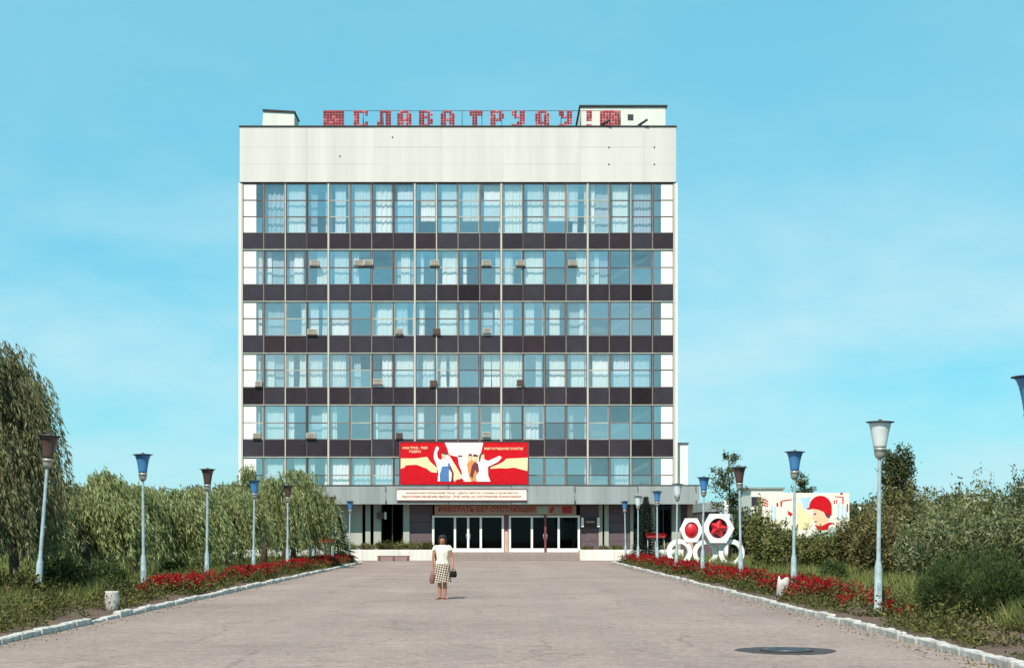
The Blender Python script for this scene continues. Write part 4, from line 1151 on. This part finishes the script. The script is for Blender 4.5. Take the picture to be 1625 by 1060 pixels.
# right hand meadow
G2 = 'bushes on the right meadow'
shrub('bush', 1212, 58, 2.75, .95, 'bushy shrub just right of the brown shaded lamp', 41, 'shrub', 90)
shrub('bush', 1240, 54, 1.95, .95, 'lower bush left of the blue lamp before the mural', 42, 'shrub', 70)
shrub('bush', 1286, 60, 1.85, 1.5, 'wide dark bush hiding the foot of the helmet mural', 43, 'shrub', 90)
shrub('bush', 1330, 57, 1.8, 1.2, 'bush below the right end of the helmet mural', 44, 'shrub', 70)
shrub('bush', 1366, 56, 2.7, 1.2, 'russet bush just left of the big white lamp', 45, 'russet', 80)
shrub('bush', 1432, 52, 3.45, 1.6, 'tall russet bush below the dark poplar', 46, 'russet', 110)
shrub('bush', 1395, 47, 2.4, 1.2, 'russet bush behind the big white lamp post', 47, 'russet', 80)
shrub('silver_bush', 1525, 40, 2.55, 2.0, 'wide silvery willow bush at the right, largest pale one', 48, 'silver', 130, (.15, .035), 140)
shrub('silver_bush', 1612, 39, 2.5, 1.5, 'silvery bush cut by the right edge', 49, 'silver', 100, (.15, .035), 130)
shrub('silver_bush', 1465, 43, 2.2, 1.2, 'smaller silvery bush left of the widest silvery one', 50, 'silver', 80, (.14, .035), 120)
shrub('bush', 1500, 62, 3.5, 1.9, 'dark bush on the skyline right of the poplar', 51, 'shrub', 90)
shrub('bush', 1560, 66, 4.1, 2.0, 'dark bush on the skyline below the far pale block', 52, 'shrub', 90)
shrub('bush', 1618, 64, 4.3, 1.6, 'tall dark bush on the skyline at the right edge', 53, 'poplar', 90)
K = 'feathery bushes by the right kerb'
shrub('feathery_bush', 1500, 25.6, 1.12, .58, 'dark feathery bush left of its pair, near the right kerb', 54, 'kochia', 260, (.07, .010), 150, .85, group=K, upright=1.6)
shrub('feathery_bush', 1585, 25.0, 1.22, .66, 'dark feathery bush at the lower right edge', 55, 'kochia', 300, (.07, .010), 150, .85, group=K, upright=1.6)
shrub('feathery_bush', 1545, 27.2, 1.25, .6, 'dark feathery bush behind and between its two neighbours', 56, 'kochia', 240, (.07, .010), 150, .85, group=K, upright=1.6)
shrub('weedy_bush', 1322, 42.5, .85, .55, 'low dark green weedy clump behind the right flowers', 57, 'kochia', 90, (.09, .02), 90)
U = 'undergrowth beneath the left willows'
shrub('undergrowth', 95, 33.5, .95, .8, 'dark leafy undergrowth clump just right of the leaning lamp', 151, 'weed', 80, (.11, .04), 110, group=U)
shrub('undergrowth', 20, 29.5, .85, .75, 'dark leafy undergrowth clump left of the leaning lamp foot', 152, 'weed', 80, (.11, .04), 110, group=U)
shrub('undergrowth', 160, 40, .9, .9, 'leafy undergrowth clump left of the first upright blue lamp', 153, 'kochia', 80, (.10, .03), 110, group=U)
shrub('undergrowth', 285, 50, .8, .9, 'leafy undergrowth clump left of the second upright lamp', 154, 'kochia', 70, (.10, .03), 100, group=U)
# far skyline behind everything
for i, (x, Y, H, R_) in enumerate([(40, 120, 4.0, 5), (130, 130, 3.6, 5), (230, 125, 4.2, 5), (320, 120, 4.2, 5), (1190, 120, 4.0, 4.5), (1290, 125, 3.6, 4.5), (1370, 118, 4.4, 4.5), (1460, 122, 5.2, 5), (1545, 116, 5.4, 5), (1640, 118, 6.0, 5)]):
    side = ['leftmost', 'second', 'third', 'fourth'][i] if i < 4 else ['leftmost', 'second', 'third', 'fourth', 'fifth', 'sixth'][i - 4]
    shrub('far_bush', x, Y, H, R_, '%s low tree clump on the far skyline at the %s' % (side, 'left' if i < 4 else 'right'), 70 + i, 'poplar', 70, (.34, .16), 90, group='far clumps on the skyline')

# shrubs on the plinths, under the building
for i, (x, H, R_, mt) in enumerate([(556, .55, .8, 'shrub'), (582, .50, .8, 'russet'), (608, .70, .9, 'weed'), (634, .66, .9, 'shrub'), (658, .65, .9, 'shrub'), (679, .60, .6, 'weed'), (932, .28, .5, 'russet'), (958, .30, .5, 'russet'), (980, .35, .45, 'shrub'), (1060, .5, .6, 'shrub')]):
    o = shrub('planter_plant', x, 96.6, H, R_, ('%s leafy plant along the white %s plinth' % (['first', 'second', 'third', 'fourth', 'fifth', 'sixth'][i] if i < 6 else ['first', 'second', 'third', 'fourth'][i - 6], 'left' if i < 6 else 'right')), 90 + i, mt, 40, (.12, .04), 40, group='plants on the entrance plinths', cat='plant')
    o.location.z = .65

def poplar(x, Y, H, R_, label, seed):
    r = np.random.default_rng(seed)
    o = empty('poplar_tree', (PX(x, Y), Y, 0), label=label, cat='tree')
    mb = MB(); mb.tube([(0, 0, -.1), (.03, 0, H * .5), (0, .02, H * .95)], [.16, .10, .02], 8)
    Ps, Ds = [], []
    for k in range(110):
        z = H * r.uniform(.10, .86); a = r.uniform(0, 6.28)
        prof = R_ * (math.sin(min(z / H / .55, 1) * 1.57) * (1 - max(0, (z / H - .6) / .55) ** 1.6))
        L = prof * r.uniform(.7, 1.1)
        e = np.array([L * math.cos(a), L * math.sin(a), z + L * r.uniform(1.2, 2.0)])
        b = np.array([0, 0, z])
        if k < 40: mb.tube([b, b * .4 + e * .6 + [0, 0, -.1], e], [.03, .018, .005], 5)
        nl = 170
        t = r.uniform(.15, 1.05, nl)
        Ps.append(b + np.outer(t, e - b) + r.normal(size=(nl, 3)) * .13); Ds.append(r.normal(size=(nl, 3)) + [0, 0, .3])
    mb.build('trunk', M['bark'], o)
    P, D = np.concatenate(Ps), np.concatenate(Ds); n = len(P)
    np_mesh('crown', leaf_quads(P, D, .16 * RNG.uniform(.6, 1.2, n), .11 * RNG.uniform(.7, 1.2, n)), 4, M['poplar'], o)
poplar(1424, 78, 6.2, .92, 'dark upright poplar rising above the right hand bushes', 61)

def young_tree(x, Y, H, R_, label, seed, mt, dens=1.0):
    rnd = random.Random(seed); r = np.random.default_rng(seed)
    o = empty('young_tree', (PX(x, Y), Y, 0), label=label, cat='tree')
    mb = MB(); mb.tube([(0, 0, -.1), (.08, 0, H * .45), (-.05, .03, H * .98)], [.09, .06, .01], 7)
    Ps, Ds = [], []
    for k in range(34):
        z = H * r.uniform(.28, .96); a = r.uniform(0, 6.28); L = R_ * (1.05 - .8 * z / H) * r.uniform(.6, 1.3)
        b = np.array([0, 0, z]); e = b + [L * math.cos(a), L * math.sin(a), L * r.uniform(.3, .9)]
        mb.tube([b, b * .5 + e * .5 + [0, 0, .06], e], [.02, .013, .004], 5)
        nl = int(90 * dens); t = r.uniform(.3, 1.1, nl)
        Ps.append(b + np.outer(t, e - b) + r.normal(size=(nl, 3)) * .10); Ds.append(r.normal(size=(nl, 3)))
    mb.build('trunk', M['bark'], o)
    P, D = np.concatenate(Ps), np.concatenate(Ds); n = len(P)
    np_mesh('crown', leaf_quads(P, D, .15 * RNG.uniform(.6, 1.2, n), .08 * RNG.uniform(.7, 1.2, n)), 4, M[mt], o)
young_tree(1157, 76, 6.1, 1.7, 'sparse young tree with open crown behind the brown lamp', 62, 'poplar', 1.0)
young_tree(1277, 90, 5.6, 1.5, 'small tree peeping over the top of the mural', 63, 'poplar', 1.0)

def spruce(x, Y, H, R_, label, seed):
    r = np.random.default_rng(seed)
    o = empty('spruce_tree', (PX(x, Y), Y, 0), label=label, cat='tree', group='young spruces flanking the entrance')
    mb = MB(); mb.tube([(0, 0, -.1), (0, 0, H)], [.07, .008], 7); Ps, Ds = [], []
    nw = int(H / .17)
    for w in range(nw):
        z = .15 + (H - .2) * w / nw; L0 = R_ * (1 - z / H) ** .9 + .04
        for k in range(9):
            a = 6.28 * k / 9 + w * .7 + r.uniform(-.2, .2); L = L0 * r.uniform(.8, 1.12)
            b = np.array([0, 0, z]); e = b + [L * math.cos(a), L * math.sin(a), -.22 * L]
            mb.tube([b, b * .5 + e * .5 + [0, 0, .03], e], [.012, .008, .003], 4)
            nl = int(40 + 130 * L); t = r.uniform(.1, 1.05, nl)
            Ps.append(b + np.outer(t, e - b) + np.outer(np.sin(t * 3.1), [0, 0, .03]) + r.normal(size=(nl, 3)) * .03)
            d = (e - b) / np.linalg.norm(e - b) + r.normal(size=(nl, 3)) * .6; Ds.append(d)
    mb.build('trunk', M['bark'], o)
    P, D = np.concatenate(Ps), np.concatenate(Ds); n = len(P)
    np_mesh('crown', leaf_quads(P, D, .10 * RNG.uniform(.7, 1.2, n), .022), 4, M['spruce'], o)
spruce(536, 82, 2.9, 1.15, 'dark young spruce left of the entrance, beside the willows', 64)
spruce(1025, 84, 4.1, 1.05, 'dark spruce right of the entrance among the lamps', 65)

# ================================================================== GRASS, FLOWERS, WEEDS
def blades(name, x_fn, y0, y1, n, hgt, wid, mt, label, cat='grass', power=1.6):
    u = RNG.uniform(0, 1, n)
    Y = y0 + (y1 - y0) * u ** power
    xa, xb = x_fn(Y)
    X = xa + (xb - xa) * RNG.uniform(0, 1, n) ** 1.3
    cl = np.sin(X * 1.7 + Y * .9) + np.sin(X * .6 - Y * 1.3) + np.sin(X * 3.1 + Y * 2.2) * .6
    keep = RNG.uniform(-2.2, 1.6, n) < cl + .8
    X, Y, cl = X[keep], Y[keep], cl[keep]
    n = len(X)
    h = hgt * RNG.uniform(.4, 1.25, n) * (1 + .22 * cl)
    a = RNG.uniform(0, 6.28, n); w = wid * RNG.uniform(.6, 1.4, n) * (.7 + Y / 60)
    lean = RNG.normal(size=(n, 2)) * .35 * h[:, None]
    V = np.empty((n, 3, 3))
    V[:, 0] = np.stack([X - w * np.cos(a), Y - w * np.sin(a), np.full(n, 0.0)], 1)
    V[:, 1] = np.stack([X + w * np.cos(a), Y + w * np.sin(a), np.full(n, 0.0)], 1)
    V[:, 2] = np.stack([X + lean[:, 0], Y + lean[:, 1], h], 1)
    return tag(np_mesh(name, V.reshape(-1, 3), 3, M[mt]), label, cat, None, 'stuff')
blades('meadow_grass', lambda Y: (6.6 + .0125 * (Y - 20) + 1.6, 10 + Y * .42), 20, 96, 210000, .46, .011, 'grass', 'tall dry meadow grass on the right side of the road')
blades('lawn_grass', lambda Y: (-7.6 - .0115 * (Y - 24) - 1.5, -11 - Y * .36), 20, 96, 170000, .42, .011, 'grass', 'grass lawn under the willows on the left side')

def planting(side, name, red_name):
    """bedding: leafy weeds over the strip, red salvia spikes in broken patches"""
    r = np.random.default_rng(100 + side)
    fn = kerb_l if side < 0 else kerb_r
    # leaves
    n = 5200
    Y = 17 + (BED_END - 18) * r.uniform(0, 1, n) ** 1.35
    off = r.uniform(.25, 3.1, n)
    cl = np.sin(Y * 1.9 + off * 2.1) + np.sin(Y * .7 - off * 3) + r.normal(size=n) * .5
    k = cl > (-.1)
    Y, off = Y[k], off[k]
    X = np.array([fn(y) for y in Y]) + side * off
    Ps, Ds, Ls = [], [], []
    for x, y, o_ in zip(X, Y, off):
        hh = (.08 + .5 * r.uniform(0, 1) ** 2.5) * (.45 + .55 * min(o_ / 1.2, 1))
        nl = r.integers(14, 30)
        Ps.append(np.array([x, y, .10]) + r.normal(size=(nl, 3)) * [.10, .10, 0] + np.outer(r.uniform(0, 1, nl), [0, 0, hh]))
        Ds.append(r.normal(size=(nl, 3)) * [.8, .8, .5] + [0, 0, .55])
    P, D = np.concatenate(Ps), np.concatenate(Ds); n = len(P)
    tag(np_mesh(name, leaf_quads(P, D, .075 * r.uniform(.5, 1.6, n), .030 * r.uniform(.5, 1.5, n)), 4, M['weed']), 'low green and brown bedding weeds along the %s kerb' % ('left' if side < 0 else 'right'), 'ground cover', None, 'stuff')
    # red spikes
    Ps, Ds, Sp = [], [], []
    n = 4200
    Y = (25 if side > 0 else 31) + (BED_END - (26 if side > 0 else 32)) * r.uniform(0, 1, n) ** 1.15
    if side > 0: off = 1.15 + r.normal(size=n) * .34
    else: off = .95 + r.normal(size=n) * .36
    patch = np.sin(Y * .55 + side) + .7 * np.sin(Y * 1.31 + 2) + .5 * np.sin(Y * 2.7) + (Y - 40) * .02
    k = (patch > np.where(Y < 50, .45 if side > 0 else 1.1, .45 if side > 0 else .75) + r.normal(size=n) * .45) & (off > .3)
    Y, off = Y[k], off[k]
    X = np.array([fn(y) for y in Y]) + side * off
    k = ~((np.abs(X - PX(1240, 35.6)) < .38) & (Y > 34.2) & (Y < 35.9))       # clear round the bin
    X, Y = X[k], Y[k]
    st = []
    for x, y in zip(X, Y):
        h0 = r.uniform(.22, .48)
        for q in range(r.integers(2, 6)):
            bx, by = x + r.normal() * .07, y + r.normal() * .07
            hs = h0 * r.uniform(.8, 1.15) + .10
            nl = 11
            t = r.uniform(0, 1, nl)
            Ps.append(np.stack([np.full(nl, bx), np.full(nl, by), hs - .13 + t * .14], 1) + r.normal(size=(nl, 3)) * .012)
            Ds.append(r.normal(size=(nl, 3)) * .8 + [0, 0, .8])
        nl = 30
        st.append((np.array([x, y, .10]) + r.normal(size=(nl, 3)) * [.07, .07, 0] + np.outer(r.uniform(0, 1, nl), [0, 0, h0 * .9]), r.normal(size=(nl, 3)) * [.9, .9, .4] + [0, 0, .3]))
    P, D = np.concatenate(Ps), np.concatenate(Ds); n = len(P)
    tag(np_mesh(red_name, leaf_quads(P, D, .055 * r.uniform(.7, 1.4, n), .026 * r.uniform(.7, 1.4, n)), 4, M['salvia']), 'band of bright red salvia flowers along the %s kerb' % ('left' if side < 0 else 'right'), 'flowers', None, 'stuff')
    P, D = np.concatenate([s_[0] for s_ in st]), np.concatenate([s_[1] for s_ in st]); n = len(P)
    tag(np_mesh('salvia_leaves', leaf_quads(P, D, .09 * r.uniform(.7, 1.3, n), .045), 4, M['weed']), 'green salvia leaves under the red flowers on the %s' % ('left' if side < 0 else 'right'), 'ground cover', None, 'stuff')
planting(-1, 'bedding_weeds', 'salvia_flowers')
planting(1, 'bedding_weeds', 'salvia_flowers')

# fallen leaves and grit blown against the kerbs
n = 2600
Y = 17 + 68 * RNG.uniform(0, 1, n) ** 1.4; sd = RNG.integers(0, 2, n); o_ = np.abs(RNG.normal(size=n)) * .24 + .09
X = np.where(sd == 0, -7.45 - .0115 * (Y - 24) + o_, 6.30 + .0125 * (Y - 20) - o_)
P = np.stack([X, Y, np.full(n, .012)], 1)
tag(np_mesh('fallen_leaves', leaf_quads(P, RNG.normal(size=(n, 3)) * [1, 1, .12], .034 * RNG.uniform(.4, 1.6, n), .022), 4, M['russet']), 'fallen leaves and grit scattered along both kerbs', 'leaf litter', None, 'stuff')

# ================================================================== PERSON
YW = 36.4
skin = mat('skin', (0.40, 0.165, 0.10), .55, var=.1)
blouse = mat('white blouse', (0.70, 0.66, 0.55), .85, var=.16, scale=14, bump=.8, bscale=22, spec=.2)
hairm = mat('dark hair', (0.022, 0.011, 0.008), .8, var=.4, scale=30, bump=.5, bscale=60)
shoe = mat('brown sandal', (0.22, 0.06, 0.035), .5, var=.2)
def skirtmat():
    m = bpy.data.materials.new('checked skirt'); n, l, b = nodes_of(m); b.inputs['Roughness'].default_value = .85
    tc = n.new('ShaderNodeTexCoord'); mp = n.new('ShaderNodeMapping'); mp.inputs['Rotation'].default_value = (0, R(33), 0); mp.inputs['Scale'].default_value = (24, 0.0, 24)
    ck = n.new('ShaderNodeTexChecker'); ck.inputs['Scale'].default_value = 1.0; ck.inputs['Color1'].default_value = (.50, .42, .32, 1); ck.inputs['Color2'].default_value = (.07, .035, .03, 1)
    l.new(tc.outputs['Object'], mp.inputs[0]); l.new(mp.outputs[0], ck.inputs['Vector']); l.new(ck.outputs[0], b.inputs['Base Color']); return m
pe = empty('person', (PX(702, YW), YW, 0), label='woman in white blouse and checked skirt standing on the asphalt', cat='person')
def ell(cx, cy, z, rx, ry, n=16): return [(cx + rx * math.cos(2 * math.pi * i / n), cy + ry * math.sin(2 * math.pi * i / n), z) for i in range(n)]
b = MB()
for s_ in (-1, 1):     # legs and feet
    b.rings([ell(s_ * .062, .012, .03, .036, .050, 12), ell(s_ * .062, .012, .09, .034, .040, 12), ell(s_ * .064, .02, .20, .046, .052, 12), ell(s_ * .066, .022, .30, .054, .058, 12), ell(s_ * .068, .005, .43, .050, .054, 12), ell(s_ * .075, 0, .60, .070, .074, 12), ell(s_ * .085, 0, .82, .092, .098, 12)])
    b.rings([[(s_ * .066 + s_ * .02 * k + rx * math.cos(a), y, .032 + rz * math.sin(a)) for a in [2 * math.pi * i / 10 for i in range(10)]] for k, (y, rx, rz) in enumerate(((.055, .026, .022), (0, .036, .032), (-.06, .040, .026), (-.12, .038, .020), (-.155, .022, .014)))])
b.rings([ell(0, 0, .74, .15, .12), ell(0, 0, .86, .180, .128), ell(0, 0, .96, .150, .110), ell(0, 0, 1.05, .128, .098), ell(0, -.01, 1.17, .152, .118), ell(0, -.005, 1.27, .168, .105), ell(0, .005, 1.345, .150, .075), ell(0, .01, 1.38, .075, .055), ell(0, .008, 1.44, .050, .052)])
# head: chin to crown, face to -Y
b.rings([ell(0, -.012, 1.405, .022, .03), ell(0, -.022, 1.425, .048, .060), ell(0, -.014, 1.455, .064, .080), ell(0, -.008, 1.495, .073, .092), ell(0, -.004, 1.535, .075, .096), ell(0, .002, 1.575, .066, .086), ell(0, .006, 1.605, .042, .056), ell(0, .008, 1.618, .014, .02)])
b.rings([ell(0, -.104, 1.475, .017, .016, 8), ell(0, -.103, 1.495, .012, .016, 8), ell(0, -.095, 1.525, .007, .010, 8)])
for s_ in (-1, 1): b.rings([ell(s_ * .076, .0, 1.475, .008, .014, 8), ell(s_ * .080, .004, 1.50, .010, .020, 8), ell(s_ * .077, .006, 1.525, .008, .014, 8)])
def arm(pts, rad):
    b.tube(pts, rad, 12)
arm([(-.155, .0, 1.335), (-.195, .0, 1.29), (-.222, .005, 1.12), (-.238, .0, 1.04), (-.245, -.015, .90), (-.248, -.025, .79)], [.050, .052, .043, .036, .030, .023])
arm([(.155, .0, 1.335), (.195, .0, 1.29), (.225, .01, 1.12), (.240, .0, 1.04), (.258, -.05, .92), (.268, -.075, .85)], [.050, .052, .043, .036, .030, .023])
def hand(w, side, curl):
    w = Vector(w)
    b.rings([[(w.x + rx * math.cos(a) * .55, w.y + rx * math.sin(a), w.z + dz_) for a in [2 * math.pi * i / 10 for i in range(10)]] for dz_, rx in ((.02, .024), (-.02, .034), (-.06, .040), (-.085, .036))])
    for k, L in enumerate((.062, .072, .068, .052)):
        y = w.y - .028 + k * .0185
        b.tube([(w.x, y, w.z - .075), (w.x - side * .006, y, w.z - .075 - L * .5), (w.x - side * curl, y, w.z - .075 - L)], [.0095, .009, .0075], 8)
    b.tube([(w.x, w.y - .03, w.z - .025), (w.x - side * .012, w.y - .055, w.z - .055), (w.x - side * .018, w.y - .058, w.z - .088)], [.012, .011, .008], 8)
hand((-.248, -.027, .785), -1, .03)
hand((.268, -.077, .845), 1, .034)
src = b.build('body_source', skin)
rm = src.modifiers.new('r', 'REMESH'); rm.mode = 'VOXEL'; rm.voxel_size = .0062; rm.use_smooth_shade = True
sm_ = src.modifiers.new('s', 'SMOOTH'); sm_.factor = .5; sm_.iterations = 2
me = bpy.data.meshes.new_from_object(src.evaluated_get(bpy.context.evaluated_depsgraph_get()))
me.name = 'body'; me.materials.clear(); me.materials.append(skin)
bpy.data.objects.remove(src)
link('body', me, pe)
# blouse
b = MB()
def wav(cx, cy, z, rx, ry, amp=0.0, k=7, n=36, ph=0): return [(cx + (rx + amp * math.sin(k * 2 * math.pi * i / n + ph)) * math.cos(2 * math.pi * i / n), cy + (ry + amp * math.sin(k * 2 * math.pi * i / n + ph)) * math.sin(2 * math.pi * i / n), z) for i in range(n)]
b.rings([wav(0, 0, .905, .182, .138, .006), wav(0, 0, .95, .168, .128, .005, ph=.5), wav(0, 0, 1.03, .145, .114, .004), wav(0, -.012, 1.16, .168, .134, .003), wav(0, -.006, 1.27, .184, .120, .002), wav(0, .004, 1.345, .170, .088), wav(0, .008, 1.385, .098, .070), wav(0, .004, 1.392, .070, .066)], cap=False)
for s_ in (-1, 1):
    b.tube([(s_ * .12, 0, 1.335), (s_ * .172, 0, 1.322), (s_ * .200, 0, 1.285), (s_ * .208, .002, 1.255)], [.060, .064, .061, .060], 14, cap=False)
b.build('blouse', blouse, pe)
b = MB()
b.rings([wav(0, 0, .945, .160, .122), wav(0, 0, .90, .182, .138, .004, 9), wav(0, 0, .82, .196, .148, .007, 9), wav(0, 0, .66, .202, .152, .012, 9), wav(0, 0, .50, .212, .160, .016, 9), wav(0, 0, .43, .216, .164, .018, 9)], cap=False)
b.build('skirt', skirtmat(), pe)
# hair
b = MB()
hr = [(1.400, .080, .05, .050), (1.44, .112, .085, .036), (1.50, .120, .110, .014), (1.575, .102, .116, .004), (1.62, .080, .092, .006), (1.650, .040, .05, .010)]
b.rings([[(rx * math.cos(a) + .004 * math.sin(5 * a), cy + ry * math.sin(a) * (1 if math.sin(a) > -.25 or z > 1.55 else .55), z + .006 * math.sin(3 * a)) for a in [2 * math.pi * i / 24 for i in range(24)]] for z, rx, ry, cy in hr])
b.build('hair', hairm, pe)
for s_ in (-1, 1):
    b = MB(); b.lathe([(.002, -.009), (.010, 0), (.002, .009)], 8, c=(0, 0)); b.build('eye', hairm, pe, (s_ * .028, -.092, 1.512))
    b = MB(); b.rings([[(s_ * .066 + s_ * .02 * k + rx * math.cos(a), y, .010 + .011 * math.sin(a)) for a in [2 * math.pi * i / 12 for i in range(12)]] for k, (y, rx) in enumerate(((.065, .030), (0, .040), (-.06, .046), (-.125, .044), (-.165, .028)))])
    b.tube([(s_ * .05 + s_ * .02 - .045, -.05, .02), (s_ * .05 + s_ * .03, -.06, .066), (s_ * .05 + s_ * .04 + .048, -.05, .02)], .009, 6)
    b.build('sandal', shoe, pe)
b = MB(); b.bbox(-.020, .020, -.103, -.094, 1.452, 1.461, .003); b.build('mouth', mat('lips', (.30, .07, .06), .5), pe)

bagm = mat('black bag leather', (.012, .010, .010), .85, var=.3, spec=.2)
hb = empty('handbag', (PX(702, YW) + .285, YW - .085, .56), label='small black handbag hanging from the woman\'s hand', cat='handbag')
b = MB(); b.rings([[(rx * math.cos(a), ry * math.sin(a), z) for a in [2 * math.pi * i / 18 for i in range(18)]] for z, rx, ry in ((0, .055, .03), (.02, .085, .045), (.09, .092, .048), (.15, .075, .035), (.165, .06, .02))]); b.build('body', bagm, hb)
b = MB(); b.tube([(-.06, 0, .15), (-.05, 0, .19), (-.02, .005, .215), (.02, .005, .215), (.05, 0, .19), (.06, 0, .15)], .007, 6); b.build('handle', M['black'], hb)
nb = empty('cloth_bag', (PX(702, YW) - .262, YW - .035, .40), label='reddish brown cloth bag hanging at the woman\'s other side', cat='bag')
b = MB(); b.rings([[((rx + .006 * math.sin(5 * a)) * math.cos(a), ry * math.sin(a), z) for a in [2 * math.pi * i / 18 for i in range(18)]] for z, rx, ry in ((0, .03, .02), (.03, .06, .035), (.14, .065, .04), (.22, .045, .03), (.25, .03, .02))]); b.build('body', mat('brown cloth', (.14, .045, .04), .85, col2=(.24, .12, .09), scale=18), nb)
b = MB(); b.tube([(-.03, 0, .24), (-.01, 0, .31), (.012, 0, .31), (.03, 0, .24)], .006, 6); b.build('handle', M['ac_dark'], nb)
